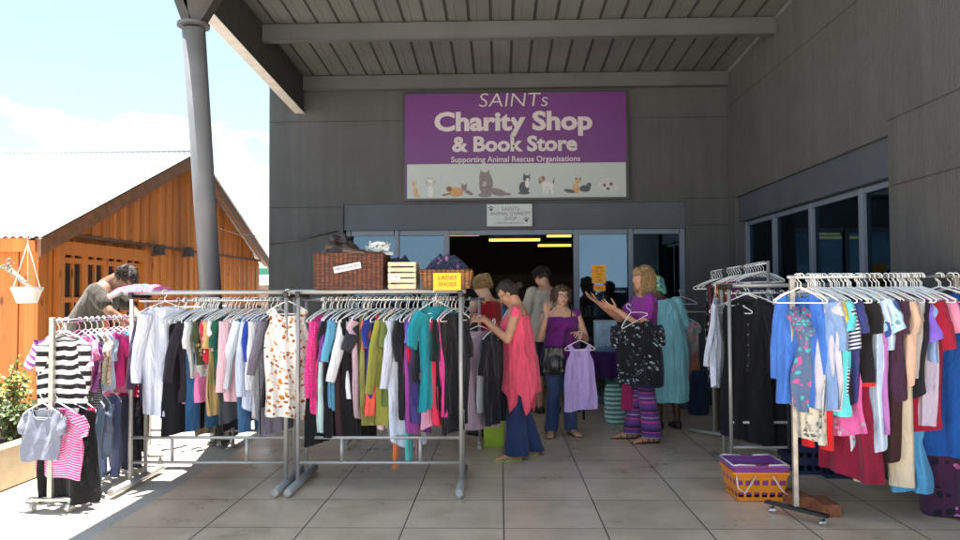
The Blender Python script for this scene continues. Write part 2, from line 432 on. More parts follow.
# shop front frames and panes
SF = WY + .12
us = [398, 447, 577, 633, 683]
zh = P(515, 233, WY).z
fr = MB()
for i, u in enumerate([347, 396, 446, 577, 632, 684]):
    x = P(u, 240, WY).x; ww = .075 if u in (446, 577) else .06
    fr.bx(x - ww / 2, x + ww / 2, SF - .04, SF + .04, 0, ZB0)
for u0_, u1_ in ((347, 396), (396, 446), (446, 577), (577, 632), (632, 684)):
    x0, x1 = P(u0_, 240, WY).x + .038, P(u1_, 240, WY).x - .038
    fr.bx(x0, x1, SF - .035, SF + .035, ZB0 - .07, ZB0)
    if u0_ != 446: fr.bx(x0, x1, SF - .035, SF + .035, .02, .12)
fr.build('shopfront_frame', MFR, shop, bevel=.004)
for u0_, u1_ in ((347, 396), (396, 446), (577, 632), (632, 684)):
    x0, x1 = P(u0_, 240, WY).x + .03, P(u1_, 240, WY).x - .03
    MB().bx(x0, x1, SF - .004, SF + .004, .12, ZB0 - .07).build('window_pane', MGL, shop)
# the sliding door pushed half open behind the left pane, dark
# right window band
fr = MB(); XF = WR + .16
ys = [yw0 + .03] + [YR(u) for u in (846, 797.5, 762)] + [yw1 - .03]
for y in ys: fr.bx(XF - .045, XF + .045, y - .032, y + .032, zs, zt - .005)
for a, b_ in zip(ys[:-1], ys[1:]):
    fr.bx(XF - .035, XF + .035, a + .032, b_ - .032, zt - .055, zt - .005); fr.bx(XF - .035, XF + .035, a + .032, b_ - .032, zs, zs + .06)
fr.build('window_frame', MFR, shop, bevel=.004)
for a, b_ in zip(ys[:-1], ys[1:]): MB().bx(XF - .004, XF + .004, a + .02, b_ - .02, zs + .05, zt - .05).build('window_pane', MGR, shop)
# interior shell
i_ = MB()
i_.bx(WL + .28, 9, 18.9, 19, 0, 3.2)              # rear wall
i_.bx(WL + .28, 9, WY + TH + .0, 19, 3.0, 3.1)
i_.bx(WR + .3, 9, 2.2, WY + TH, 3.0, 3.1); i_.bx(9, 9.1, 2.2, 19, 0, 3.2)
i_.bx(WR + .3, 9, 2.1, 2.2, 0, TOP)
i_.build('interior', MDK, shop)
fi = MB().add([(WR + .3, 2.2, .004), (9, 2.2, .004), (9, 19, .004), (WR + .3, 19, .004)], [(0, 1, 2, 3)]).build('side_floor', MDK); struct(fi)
# shop ceiling lamps, lit
ML = mat_emit('lit_tube', (1, .68, .10), .40)
for k, (ua, va, ub, vb, Y) in enumerate(((449, 234.5, 479, 234.2, 11.2), (489, 240, 540, 240, 13.2), (547, 235.5, 571, 236, 12.0), (538, 245.5, 571, 245.5, 15.0))):
    a, b_ = P(ua, va, Y), P(ub, vb, Y); zc_ = (a.z + b_.z) / 2
    l = thing('ceiling_lamp', ((a.x + b_.x) / 2, Y, zc_), ['lit yellow strip lamp half hidden by the left doorway jamb', 'longest lit yellow strip lamp in the middle of the doorway', 'lit yellow strip lamp high beside the right doorway jamb', 'lowest and farthest lit yellow strip lamp seen in the doorway'][k], 'ceiling lamp', 'lamps inside the shop')
    MB().bx(a.x, b_.x, Y - .05, Y + .05, zc_ - .02, zc_ + .02).build('tube', ML, l)
    MB().bx(a.x, b_.x, Y - .09, Y + .09, zc_ + .021, zc_ + .07).build('housing', MFR, l)
    for xx in (a.x, b_.x): MB().tube([(xx, Y, zc_ + .07), (xx, Y, 3.0)], .006, 6).build('rod', MFR, l)

# -- canopy over the pavement
ML_ROOF = plain('roof_sheet', (.125, .136, .132), .5, .15, var=.2, nscale=1.4)
MBEAM = plain('beam_paint', (.045, .042, .04), .55, var=.2)
MBEAML = plain('beam_soffit_lit', (.55, .53, .50), .6, var=.1)  # ground bounce put into the colour: underside much paler than the beam
MPUR = plain('purlin_paint', (.074, .078, .084), .55, var=.12, nscale=2)
def YZ(u, v, x):  # point on plane X=x
    r = ray(u, v); return V((0, 0, CAMH)) + r * (x / r.x)
BX0, BX1 = -2.70, -2.57
b1 = YZ(301, 109, BX1); b2 = YZ(210, 9, BX1)
slope = (b2.z - b1.z) / (b2.y - b1.y)
def zbeam(y): return b1.z + slope * (y - b1.y)
pa = YZ(775, 30, WR); pb = YZ(727, 86, WR)
t1 = YZ(300, 88, BX1); t2 = YZ(228, 0, BX1)
print('DBG beam', b1, b2, slope, 'purl', pa, pb, t1, t2, 'WL', WL, 'zt', zt, zt2, yw0, yw1, zr1, zr2)
can = thing('canopy', (0, 6, 0), 'grey steel canopy with ribbed sheet roof above the racks and shoppers', 'canopy')
Y0 = 4.1
zr = lambda y: zbeam(y) + .47          # underside of the roof sheet
H = MB()
def slab(mb, x0, x1, y0, y1, dz0, dz1):
    vs = [V((x, y, zr(y) + dz)) for y in (y0, y1) for dz in (dz0, dz1) for x in (x0, x1)]
    mb.add(vs, [(0, 1, 3, 2), (4, 6, 7, 5), (0, 2, 6, 4), (1, 5, 7, 3), (0, 4, 5, 1), (2, 3, 7, 6)])
slab(H, BX0, BX1, Y0, WY + .02, -.47, -.44); slab(H, BX0 + .0, BX1, Y0, WY + .02, -.04, -.002)
slab(H, (BX0 + BX1) / 2 - .02, BX1 - .012, Y0, WY + .02, -.44, -.04)
bo = H.build('edge_beam', MBEAM, can)
H = MB(); slab(H, BX0 + .001, BX1 - .002, Y0, WY + .01, -.474, -.4705); H.build('beam_soffit_lit', MBEAML, can)
# ribbed sheet
H = MB(); x = BX0 + .004; pts = []
pitch = .235
while x < WR - .01:
    pts += [(x, 0), (x + .012, .0), (x + .020, .018), (x + .034, .018), (x + .042, .0), (x + .5 * pitch, .0), (x + .5 * pitch + .006, .004), (x + .5 * pitch + .012, 0)]
    x += pitch
xs = [p[0] for p in pts]
vs = []; Ys = [Y0 - .15, WY + .1]
for y in Ys:
    for px_, dz in pts: vs.append(V((min(px_, WR - .003), y, zr(y) + dz)))
n_ = len(pts)
H.add(vs, [(i, i + 1, n_ + i + 1, n_ + i) for i in range(n_ - 1)]); sh = H.build('roof_sheet', ML_ROOF, can)
md = sh.modifiers.new('solid', 'SOLIDIFY'); md.thickness = .002; md.offset = 1
H = MB()
# joint lines of the sheet, seen dark from below
x = BX0 + .004
while x < WR - .06:
    vs = []
    slab(H, x + .022, x + .032, Y0 - .1, WY - .002, -.010, .004); x += pitch
H.build('sheet_rib', MBEAM, can)
pur_y = [WY - .07, pa.y, 6.0, 4.5]
for i, y in enumerate(pur_y):
    H = MB(); slab(H, BX1, WR - .002, y - .035, y + .035, -.20, -.013); slab(H, BX1, WR - .002, y - .055, y - .035, -.20, -.19)
    H.build('purlin', MPUR, can)
# fascia at the left
# -- raking column with forked head
cy = 6.2
ct = P(193.5, 27, cy); cb = P(210.5, 288, cy + .6); d_ = (ct - cb); base = cb - d_ * (cb.z / d_.z)
col = thing('steel_column', (base.x, base.y, 0), 'leaning round grey steel column with forked dark head', 'column')
MB().tube([base, ct], .096, 28).build('shaft', plain('column_paint', (.13, .135, .145), .5, var=.15, nscale=3, bmp=.15), col, smooth=True)
MB().tube([ct, ct + V((0, 0, .025))], .135, 28).build('cap_plate', MPUR, col)
MB().tube([base, base + V((0, 0, .02))], .125, 24).build('base_plate', MPUR, col)
def plate(x0, x1, X0, X1, z0, z1, y, t=.06):
    return MB().add([(x0, y - t, z0), (x1, y - t, z0), (X1, y - t, z1), (X0, y - t, z1), (x0, y + t, z0), (x1, y + t, z0), (X1, y + t, z1), (X0, y + t, z1)],
                    [(0, 1, 2, 3), (7, 6, 5, 4), (0, 4, 5, 1), (3, 2, 6, 7), (0, 3, 7, 4), (1, 5, 6, 2)])
zc0 = ct.z + .024
plate(ct.x - .075, ct.x - .01, ct.x - .33, ct.x - .10, zc0, zr(cy) - .02, cy).build('strut', MBEAM, col)
plate(ct.x + .015, ct.x + .085, ct.x - .08, ct.x + .22, zc0, zbeam(cy) - .006, cy).build('strut', MBEAM, col)

# -- timber cabin
MWX = mat_wood('pine_front', 0, (.46, .13, .018), (.66, .22, .035))
MWY = mat_wood('pine_gable', 1, (.34, .10, .018), (.60, .21, .04))
MDW = plain('dark_timber', (.12, .06, .035), .6, var=.3)
CX = -4.62; ca = YZ(38, 230, CX).y; cz = 2.04; cend = 14.0
apy = (ca + cend) / 2; apz = YZ(187, 160, CX).z
print('DBG cabin', ca, apy, apz, YZ(259, 265, CX))
cabin = thing('timber_cabin', (CX - 3, apy, 0), 'varnished orange pine cabin with white metal roof and multi-pane window', 'cabin')
def zrake(y): return cz + (apz - cz) * (1 - abs(y - apy) / (apy - ca))
H = MB()
y = ca; 
bw = .115
k = 0
while y < cend - .01:       # individual gable boards, alternately proud
    y1 = min(y + bw, cend); off = .012 if k % 2 else 0
    zz0, zz1 = zrake(y), zrake(y1)
    H.add([(CX + off, y + .003, 0), (CX + off, y1 - .003, 0), (CX + off, y1 - .003, zz1), (CX + off, (y + y1) / 2, max(zrake((y + y1) / 2), 0)), (CX + off, y + .003, zz0),
           (CX - .06, y + .003, 0), (CX - .06, y1 - .003, 0), (CX - .06, y1 - .003, zz1), (CX - .06, (y + y1) / 2, zrake((y + y1) / 2)), (CX - .06, y + .003, zz0)],
          [(0, 1, 2, 3, 4), (9, 8, 7, 6, 5), (0, 5, 6, 1), (1, 6, 7, 2), (2, 7, 8, 3), (3, 8, 9, 4), (4, 9, 5, 0)])
    y = y1; k += 1
gable = H.build('gable_wall', MWY, cabin)
H = MB(); x = CX - .07; k = 0
while x > -13:
    off = .012 if k % 2 else 0
    H.bx(x - bw + .003, x - .003, ca - off, ca + .06, 0, cz + .02); x -= bw; k += 1
H.build('front_wall', MWX, cabin)
MB().bx(CX - .06, CX + .03, ca - .03, ca + .09, 0, cz).build('corner_post', MWX, cabin)
zbnd = YZ(66, 229, CX).z
MB().bx(CX + .012, CX + .04, ca + .1, cend, 2.09, 2.13).build('band_board', MDW, cabin)
# upper gable boards stand proud of the wall below
H = MB(); y = ca + .1; k = 0
while y < cend - .2:
    y1 = y + bw; 
    if zrake(y) > 2.2 and zrake(y1) > 2.2:
        off = .03 + (.01 if k % 2 else 0)
        H.add([(CX + off, y + .004, 2.13), (CX + off, y1 - .004, 2.13), (CX + off, y1 - .004, zrake(y1)), (CX + off, y + .004, zrake(y)),
               (CX + .012, y + .004, 2.13), (CX + .012, y1 - .004, 2.13), (CX + .012, y1 - .004, zrake(y1)), (CX + .012, y + .004, zrake(y))],
              [(0, 1, 2, 3), (7, 6, 5, 4), (0, 4, 5, 1), (1, 5, 6, 2), (2, 6, 7, 3), (3, 7, 4, 0)])
    y = y1; k += 1
H.build('gable_cladding', MWY, cabin)
# roof: corrugated sheets
MRF = plain('galvanised_roof', (.36, .38, .39), .45, .35, var=.08, nscale=.6)
H = MB(); x0r, x1r = -13.2, CX + .22
nx = int((x1r - x0r) / .0127)
rk = (apz - cz) / (apy - ca)
for side in (1, -1):
    ya = ca - .25 if side == 1 else cend + .25
    za = zrake(ca) - .25 * rk + .09; zb = apz + .10
    def fn(a, b, ya=ya, za=za, zb=zb):
        x = x0r + (x1r - x0r) * a; wv = .012 * math.sin(2 * PI * x / .0762)
        return V((x, ya + (apy - ya) * b, za + (zb - za) * b + wv))
    H.grid(fn, nx, 1)
rf = H.build('roof', MRF, cabin, smooth=True)
md = rf.modifiers.new('s', 'SOLIDIFY'); md.thickness = .003
H = MB()
for side in (1, -1):
    ya = apy; yb = ca - .27 if side == 1 else cend + .27
    zA, zB = apz + .085, zrake(ca) - .27 * rk + .075
    xo = CX + .17
    H.add([(xo, ya, zA), (xo, yb, zB), (xo, yb, zB - .17), (xo, ya, zA - .17), (xo + .035, ya, zA), (xo + .035, yb, zB), (xo + .035, yb, zB - .17), (xo + .035, ya, zA - .17)],
          [(0, 1, 2, 3), (7, 6, 5, 4), (0, 4, 5, 1), (1, 5, 6, 2), (2, 6, 7, 3), (3, 7, 4, 0)])
H.build('bargeboard', plain('bargeboard', (.20, .085, .035), .5, var=.3, nscale=12), cabin)
H = MB()
for side in (1, -1):
    yb = ca - .2 if side == 1 else cend + .2
    zA, zB = apz + .07, zrake(ca) - .2 * rk + .06
    H.add([(CX + .04, apy, zA), (CX + .17, apy, zA), (CX + .17, yb, zB), (CX + .04, yb, zB), (CX + .04, apy, zA - .02), (CX + .17, apy, zA - .02), (CX + .17, yb, zB - .02), (CX + .04, yb, zB - .02)],
          [(0, 1, 2, 3), (7, 6, 5, 4), (0, 4, 5, 1), (1, 5, 6, 2), (2, 6, 7, 3), (3, 7, 4, 0)])
H.build('verge_soffit', MDW, cabin)
H = MB(); H.tube([(x0r, apy, apz + .115), (CX + .25, apy, apz + .115)], .06, 12, flat=.7); H.build('ridge_cap', MRF, cabin, smooth=True)
MB().bx(-13, CX + .1, ca - .2, ca - .17, zrake(ca) - .2 * rk - .07, zrake(ca) - .2 * rk + .06).build('fascia', MWX, cabin)
# window of the gable side
wy0, wy1 = YZ(58, 250, CX).y, YZ(139, 256, CX).y
wz1 = 1.99; wz0 = .25
win = MB(); q = CX + .045
win.bx(CX + .012, q + .02, wy0 - .1, wy1 + .1, wz1 - .1, wz1 + .04); win.bx(CX + .012, q + .02, wy0 - .1, wy0, wz0, wz1 - .1); win.bx(CX + .012, q + .02, wy1, wy1 + .1, wz0, wz1 - .1)
win.bx(CX + .012, q + .02, wy0 - .1, wy1 + .1, wz0 - .1, wz0)
wo = win.build('window', MWX, cabin)
nb = 4; H = MB()
for i in range(nb + 1):
    yy = wy0 + (wy1 - wy0) * i / nb; H.bx(CX + .014, q, yy - .055, yy + .055, wz0, wz1 - .102)
for i in range(nb):
    ya_, yb_ = wy0 + (wy1 - wy0) * i / nb + .055, wy0 + (wy1 - wy0) * (i + 1) / nb - .055
    H.bx(CX + .014, q - .005, (ya_ + yb_) / 2 - .018, (ya_ + yb_) / 2 + .018, wz0, wz1 - .1)
    for zz in (wz1 - .16, wz1 - .58, wz1 - 1.0, wz1 - 1.42, wz0 + .05):
        H.bx(CX + .014, q - .003, ya_, yb_, zz - .028, zz + .028)
H.build('sash', MWX, wo)
MB().bx(CX + .0125, CX + .0135, wy0, wy1, wz0, wz1 - .1).build('pane', plain('window_dark', (.02, .022, .025), .08), wo)
# wall lights on the gable
for k, u in enumerate((150, 180)):
    p_ = YZ(u, 250 if k == 0 else 252, CX)
    l = thing('wall_light', (CX + .04, p_.y, p_.z), ['small dark wall lamp right of the cabin window', 'small dark wall lamp on the cabin gable nearer the column'][k], 'wall lamp', 'lamps on the cabin gable')
    MB().bx(CX + .04, CX + .07, p_.y - .05, p_.y + .05, p_.z - .08, p_.z + .06).build('bracket', MDW, l)
    MB().box((CX + .13, p_.y, p_.z), (.12, .12, .14), taper=(.7, .7)).build('lamp_housing', MBEAM, l, bevel=.01)

# -- low planter wall at the left
p0, p1 = G(0, 491), G(36, 479)
PX = (p0.x + p1.x) / 2
MPL = plain('planter_plaster', (.50, .40, .26), .85, var=.15, nscale=5, bmp=.4, bscale=60)
pl = thing('planter', (PX - .4, 6, 0), 'low sandy plastered planter wall in front of the cabin', 'planter')
MB().bx(PX - .12, PX, 2.5, 6.3, 0, .32).bx(PX - .9, PX - .12, 2.5, 2.62, 0, .32).bx(PX - .9, PX - .78, 2.62, 6.3, 0, .32).bx(PX - .78, PX - .12, 6.18, 6.3, 0, .32).build('rim_wall', MPL, pl, bevel=.012)
MB().bx(PX - .78, PX - .12, 2.62, 6.18, .0, .24).build('soil', plain('soil', (.06, .04, .028), .95, bmp=.8, bscale=20), pl)
# plants in it
rnd = random.Random(5)
MLEAF = plain('leaf', (.16, .19, .035), .5, var=.45, nscale=12)
MSTEM = plain('stem', (.11, .08, .04), .7)
def bush(cx, cy_, z0, hgt, rad, n, label, sd, leafm, name='shrub', lf=.045):
    rr = random.Random(sd)
    t = thing(name, (cx, cy_, z0), label, 'plant', 'plants in the low planter')
    S = MB(); L = MB()
    for i in range(9):
        a = rr.uniform(0, 2 * PI); tip = V((cx + math.cos(a) * rad * rr.uniform(.3, 1), cy_ + math.sin(a) * rad * rr.uniform(.3, 1), z0 + hgt * rr.uniform(.6, 1)))
        mid = V((cx, cy_, z0)).lerp(tip, .5) + V((rr.uniform(-.05, .05), rr.uniform(-.05, .05), .08))
        S.tube([(cx + rr.uniform(-.04, .04), cy_, z0), mid, tip], [.006, .004, .002], 5)
        for k in range(n // 9):
            t_ = rr.uniform(.2, 1); p = (V((cx, cy_, z0)).lerp(mid, t_ * 2) if t_ < .5 else mid.lerp(tip, t_ * 2 - 1)) + V((rr.gauss(0, .035), rr.gauss(0, .035), rr.gauss(0, .03)))
            d = V((rr.gauss(0, 1), rr.gauss(0, 1), rr.gauss(.1, .7))).normalized(); u_ = d.orthogonal().normalized() * .35
            l_ = lf * rr.uniform(.6, 1.3)
            L.add([p, p + (d * .5 + u_) * l_, p + d * l_ - V((0, 0, l_ * .25)), p + (d * .5 - u_) * l_], [(0, 1, 2, 3)])
    S.build('stem', MSTEM, t); L.build('foliage', leafm, t)
bush(PX - .50, G(2, 440, .3).y + .35, .24, .75, .17, 520, 'straggly yellow green shrub at the left edge against the cabin', 3, MLEAF)
bush(PX - .3, 6.0, .24, .35, .22, 700, 'low dark green shrub behind the striped childrens clothes', 4, plain('leaf_dark', (.07, .10, .03), .5, var=.4, nscale=12))
# hanging pot
hp = YZ(27, 300, CX + .15); hy = ca - .28
hp = P(27, 298, hy)
pot = thing('hanging_pot', (hp.x, hy, 1.38), 'white plastic hanging pot with dry branch under the cabin eave', 'plant pot')
MWH = plain('white_plastic', (.78, .78, .76), .35, var=.03)
zt_ = P(27, 287, hy).z; zb_ = P(27, 303, hy).z
rings = []
for z, r in ((zb_, .085), (zb_ + .02, .095), (zt_ - .035, .128), (zt_ - .03, .137), (zt_, .139), (zt_, .128), (zt_ - .03, .12)):
    rings.append(((hp.x, hy, z), (r, 0, 0), (0, r, 0)))
MB().loft(rings, 28).build('pot_body', MWH, pot, smooth=False)
hk = V((hp.x + .0, hy, P(27, 236, hy).z))
S = MB()
for a in (0, 2.1, 4.2): S.tube([hk - V((0, 0, .07)), (hp.x + .125 * math.cos(a), hy + .125 * math.sin(a), zt_)], .0035, 5)
S.tube([hk + V((.02, 0, -.03)), hk + V((.022, 0, 0)), hk + V((0, 0, .018)), hk + V((-.012, 0, 0)), hk + V((0, 0, -.03)), hk - V((0, 0, .08))], .005, 6)
S.build('hanger_cord', MWH, pot, smooth=True)
S = MB(); e0 = V((hp.x + .06, hy, zt_ - .02)); e1 = P(7, 268, hy)
S.tube([e0, e0.lerp(e1, .5) + V((0, 0, .0)), e1], [.016, .022, .03], 9)
for k in range(26):
    q_ = e1 + V((rnd.gauss(.01, .022), rnd.gauss(0, .022), rnd.gauss(0, .03))); S.ball(q_, rnd.uniform(.008, .017), nu=7, nv=5)
S.tube([e0 + V((-.04, .02, 0)), P(14, 278, hy)], [.008, .004], 6)
S.build('dry_branch', plain('dry_wood', (.26, .23, .19), .9, var=.4, nscale=30, bmp=.6), pot, smooth=True)

# -- far house between cabin and shop
fh = thing('distant_house', (-9.5, 32, 0), 'distant white roofed house with green gutter beyond the cabin', 'house')
a = P(240, 262, 30); b_ = P(300, 262, 30); zt3 = P(262, 268, 30).z
MGN = plain('green_paint', (.03, .20, .13), .5); MWP = plain('white_wall', (.6, .6, .58), .7)
MB().bx(a.x - 4, b_.x + 4, 30, 34, 0, zt3 - .7).build('wall', plain('brown_wall', (.2, .14, .1), .8, var=.3), fh)
MB().bx(a.x - 4.1, b_.x + 4, 29.7, 29.95, P(262, 283, 30).z, P(262, 276, 30).z).build('fascia', MWP, fh)
MB().bx(a.x - 4.1, b_.x + 4, 29.6, 29.7, P(262, 275, 30).z, P(262, 268.5, 30).z).build('gutter', MGN, fh)
ap = P(238, 232, 34); r1 = P(275, 262, 30)
MB().add([(a.x - 4, 29.6, zt3), (b_.x + 4, 29.6, zt3), (b_.x + 4, 34, ap.z + .4), (a.x - 4, 34, ap.z + .4)], [(0, 1, 2, 3)]).build('roof', MRF, fh)

wa, wb = YZ(214, 227, CX + .1), P(269, 236, WY + .1)
tag(MB().tube([wa, wa.lerp(wb, .5) - V((0, 0, .06)), wb], .006, 5).build('overhead_wire', MBEAM, None, origin=wa), 'thin overhead wire between the cabin gable and the shop wall', 'wire')
# ------------------------------------------------------------------ garments and hangers
MBUT = plain('button_grey', (.16, .15, .14), .3, var=.05)
def make_garment(name, kind, mat, pos, ang, L=.62, W=.20, sl=0, flare=0, label='', cat='shirt', group=None, seed=0, neck=.075, nd=.09,
                 fold=.020, T=.028, trim=None, slw=.06, slang=10, lean=0, top=-.088, sags=1.0):
    """a garment hanging from the hook point `pos` (centre of the rail); local x runs along the hanger, front is -y"""
    rr = random.Random(seed * 7 + 3); mb = MB()
    mats = [mat] + ([trim] if trim else [])
    uo, vo = rr.uniform(0, 5), rr.uniform(0, 5)
    ph = [rr.uniform(0, 6.28) for _ in range(6)]; k1 = rr.uniform(1.3, 2.4); k2 = rr.uniform(3.2, 5)
    swx = rr.uniform(-.02, .02) + lean; swy = rr.uniform(-.012, .012)
    tilt = rr.uniform(-.10, .10)
    def sheet(x, side, z, v, w):
        u = max(-1, min(1, x / w if w > 1e-6 else 0))
        ramp_ = min(1, .25 + v * 1.6)
        y = side * T * ramp_ * math.sqrt(max(0, 1 - u * u)) ** .8
        y += fold * min(1, .12 + v * 1.3) * (math.sin(k1 * PI * u + ph[0] + v * 1.3) + .55 * math.sin(k2 * PI * u + ph[1] - v * .9)) * (1 if side < 0 else .8)
        y += side * .006 * math.sin(9 * u + ph[2] + 5 * v) + fold * .35 * min(1, v * 2) * (abs(math.sin(k2 * 1.9 * u + ph[3] + 1.5 * v)) - .6)
        y += .010 * min(1, .2 + v * 2) * noise.noise(V((x * 11 + seed, z * 5, side * .6 + seed * 1.7))) + .004 * noise.noise(V((x * 26, z * 17 + seed, side * 3.)))
        return V((x + swx * v * v + .008 * math.sin(7 * v + ph[3]) * v, y + swy * v, z))
    def body(W0, W1, zt, L, nk, ndf, ndb, strap=0):
        nu, nv = 22, 22
        def wv(v):
            w = W0 + (W1 - W0) * v + (flare * v * v)
            if strap: w -= strap * math.exp(-((v - .10) / .08) ** 2)
            else: w -= .012 * math.exp(-((v - .18) / .1) ** 2)
            w += .006 * math.sin(6 * v + ph[4]); return w
        for side in (-1, 1):
            dip = ndf if side < 0 else ndb
            def fn(a, b):
                w = wv(b); x = (a * 2 - 1) * w
                x0 = (a * 2 - 1) * W0
                z0 = zt - .055 * abs(x0) / .2 - .012 * (abs(x0) / .2) ** 3
                if abs(x0) < nk: z0 -= dip * math.sqrt(max(0, 1 - (x0 / nk) ** 2)) - .0
                zb = zt - L + tilt * x * 2 + .006 * math.sin(1.3 * PI * x / w + ph[5])
                if cat in ('shirt', 'blouse'): zb += .035 * (x / w) ** 2
                z = z0 + (zb - z0) * b
                return sheet(x, side, z, b, w)
            def uvf(a, b): return (uo + (a * 2 - 1) * wv(b) + (3 if side > 0 else 0), vo - b * L)
            mb.grid(fn, nu, nv, uvf)
    def sleeve(sx, W0, zt, length, w0):
        a = R(slang + rr.uniform(-4, 5)); d = V((sx * math.sin(a), rr.uniform(-.1, .1), -math.cos(a)))
        st = V((sx * (W0 - .035), 0, zt - .075)); n = 12; rings = []
        kk = 9
        for i in range(kk):
            t = i / (kk - 1); c = st + d * length * t + V((sx * .012 * math.sin(t * 3), .012 * math.sin(t * 5 + ph[0]), 0))
            ww = w0 * (1 - .32 * t) * (1 + .08 * math.sin(t * 17 + ph[1])); x_ = V((math.cos(a), 0, sx * math.sin(a)))
            c = c + V((swx * (.3 * t), 0, 0)); rings.append((c, x_ * ww, V((0, T * .75 + .004, 0))))
        o = len(mb.v); mb.loft(rings, n, caps=False)
        for i in range(len(mb.v) - o): mb.uv[o + i] = (uo + 1.5 + .03 * (i % n), vo - (i // n) * length / (kk - 1))
    if kind in ('top', 'dress'):
        body(W, W * (.93 if kind == 'top' else .9), top, L, neck, nd, nd * .3)
        if sl:
            for sx in (-1, 1): sleeve(sx, W, top, sl, slw)
    elif kind == 'tank':
        body(W * .82, W * .92, top, L, W * .5, nd + .05, nd * .7, strap=.035)
    elif kind == 'skirt':
        body(W * .8, W * 1.05, top - .05, L, 0, 0, 0)
    elif kind == 'trousers':
        def leg(sx):
            rings = []
            for i in range(11):
                t = i / 10; ww = W * .5 * (1 - .25 * t) if t < .9 else W * .5 * .76
                c = V((sx * W * (.46 + .04 * t) + swx * t, .008 * math.sin(t * 6 + ph[0] + sx), top - .05 - L * t))
                rings.append((c, V((ww, 0, 0)), V((0, T * (.9 - .2 * t), 0))))
            o = len(mb.v); mb.loft(rings, 14, caps=False)
            for i in range(len(mb.v) - o): mb.uv[o + i] = (uo + (i % 14) * .03 + sx, vo - (i // 14) * L / 10)
        leg(-1); leg(1)
    elif kind == 'scarf':
        nu, nv = 6, 26
        for side in (-1, 1):
            mb.grid(lambda a, b: V(((a * 2 - 1) * W * (1 + .25 * math.sin(9 * b + ph[0])) + .012 * math.sin(7 * b + ph[1]), side * .012 * math.sqrt(max(0, 1 - (a * 2 - 1) ** 2)) + .01 * math.sin(11 * a + 6 * b + ph[2]), top - .05 - L * b)), nu, nv, lambda a, b: (uo + a * W * 2, vo - b * L))
    if trim:      # coloured band along the lower edge
        pass
    o = mb.build(name, mats[0] if not trim else mats, smooth=True, local=True)
    if trim:
        zs_ = [v.co.z for v in o.data.vertices]; zmin = min(zs_)
        for p in o.data.polygons:
            if p.center.z < zmin + .06: p.material_index = 1
    if kind in ('top', 'dress'):           # neckline binding, and a buttoned placket on shirts and jackets
        nk_ = []
        for i in range(25):
            q = 2 * PI * i / 24; x = neck * math.cos(q); dp = (nd if math.sin(q) < 0 else nd * .3)
            nk_.append(V((x, math.sin(q) * T * .38, top - .055 * abs(x) / .2 - dp * math.sqrt(max(0, 1 - (x / neck) ** 2)))))
        col = cat in ('shirt', 'jacket')
        MB().tube(nk_, .0095 if col else .005, 6, flat=1.6 if col else 1).build('collar', mat, o, smooth=True, local=True)
        if cat in ('shirt', 'blouse', 'cardigan', 'jacket'):
            pk = MB(); bt = MB(); z1_ = top - nd - .01; z0_ = top - L + .01
            pk.grid(lambda a, b: sheet((a - .5) * .034, -1, z1_ + (z0_ - z1_) * b, b * (1 - .12) + .1, W) + V((0, -.0035, 0)), 2, 16, lambda a, b: (uo + 9 + a * .03, vo - b * L))
            pk.build('placket', mat, o, smooth=True, local=True)
            nb_ = 6
            for i in range(nb_):
                b = (i + .5) / nb_; c = sheet(0, -1, z1_ + (z0_ - z1_) * b, b * .88 + .1, W); bt = MB().ball(c + V((0, -.006, 0)), (.007, .003, .007), nu=7, nv=5); bt.build('button', MBUT, o, local=True)
    o.location = pos; o.rotation_euler = (0, 0, ang)
    if kind != 'scarf':
        md = o.modifiers.new('s', 'SUBSURF'); md.levels = 0; md.render_levels = 1
    return tag(o, label, cat, group)

MHG = plain('hanger_white', (.80, .80, .78), .35, var=.03)
MHD = plain('hanger_dark', (.03, .03, .035), .35)
MHP = plain('hanger_pink', (.75, .25, .42), .35)
_HM = {}
def hanger(pos, ang, label, group, mat=None, W=.2, kid=False, roll=0, name='coat_hanger'):
    mat = mat or MHG; key = (mat.name, W)
    if key not in _HM:
        S = MB(); r = .0042
        hook = [(.021 * math.cos(q), 0, .021 * math.sin(q)) for q in [R(a) for a in range(-25, 181, 20)]]
        hook = hook + [(-.021, 0, -.006), (-.012, 0, -.026), (0, 0, -.036), (0, 0, -.068)]
        S.tube(hook, r * .8, 6)
        a = [(0, 0, -.066), (W * .3, 0, -.086), (W * .7, 0, -.116), (W, 0, -.148), (W * 1.0, 0, -.160), (W * .94, 0, -.165)]
        arm = a + [(-x, y, z) for x, y, z in reversed(a[1:])] + [(0, 0, -.066)]
        S.tube(arm, r, 7, caps=False)
        o = S.build(name, mat, smooth=True, local=True); _HM[key] = o; new = o
        _HM[key] = o
    else:
        new = _HM[key].copy(); C.objects.link(new)
    new.location = pos; new.rotation_euler = (roll, 0, ang)
    new['label'] = label; new['category'] = 'hanger'; new['group'] = group
    return new

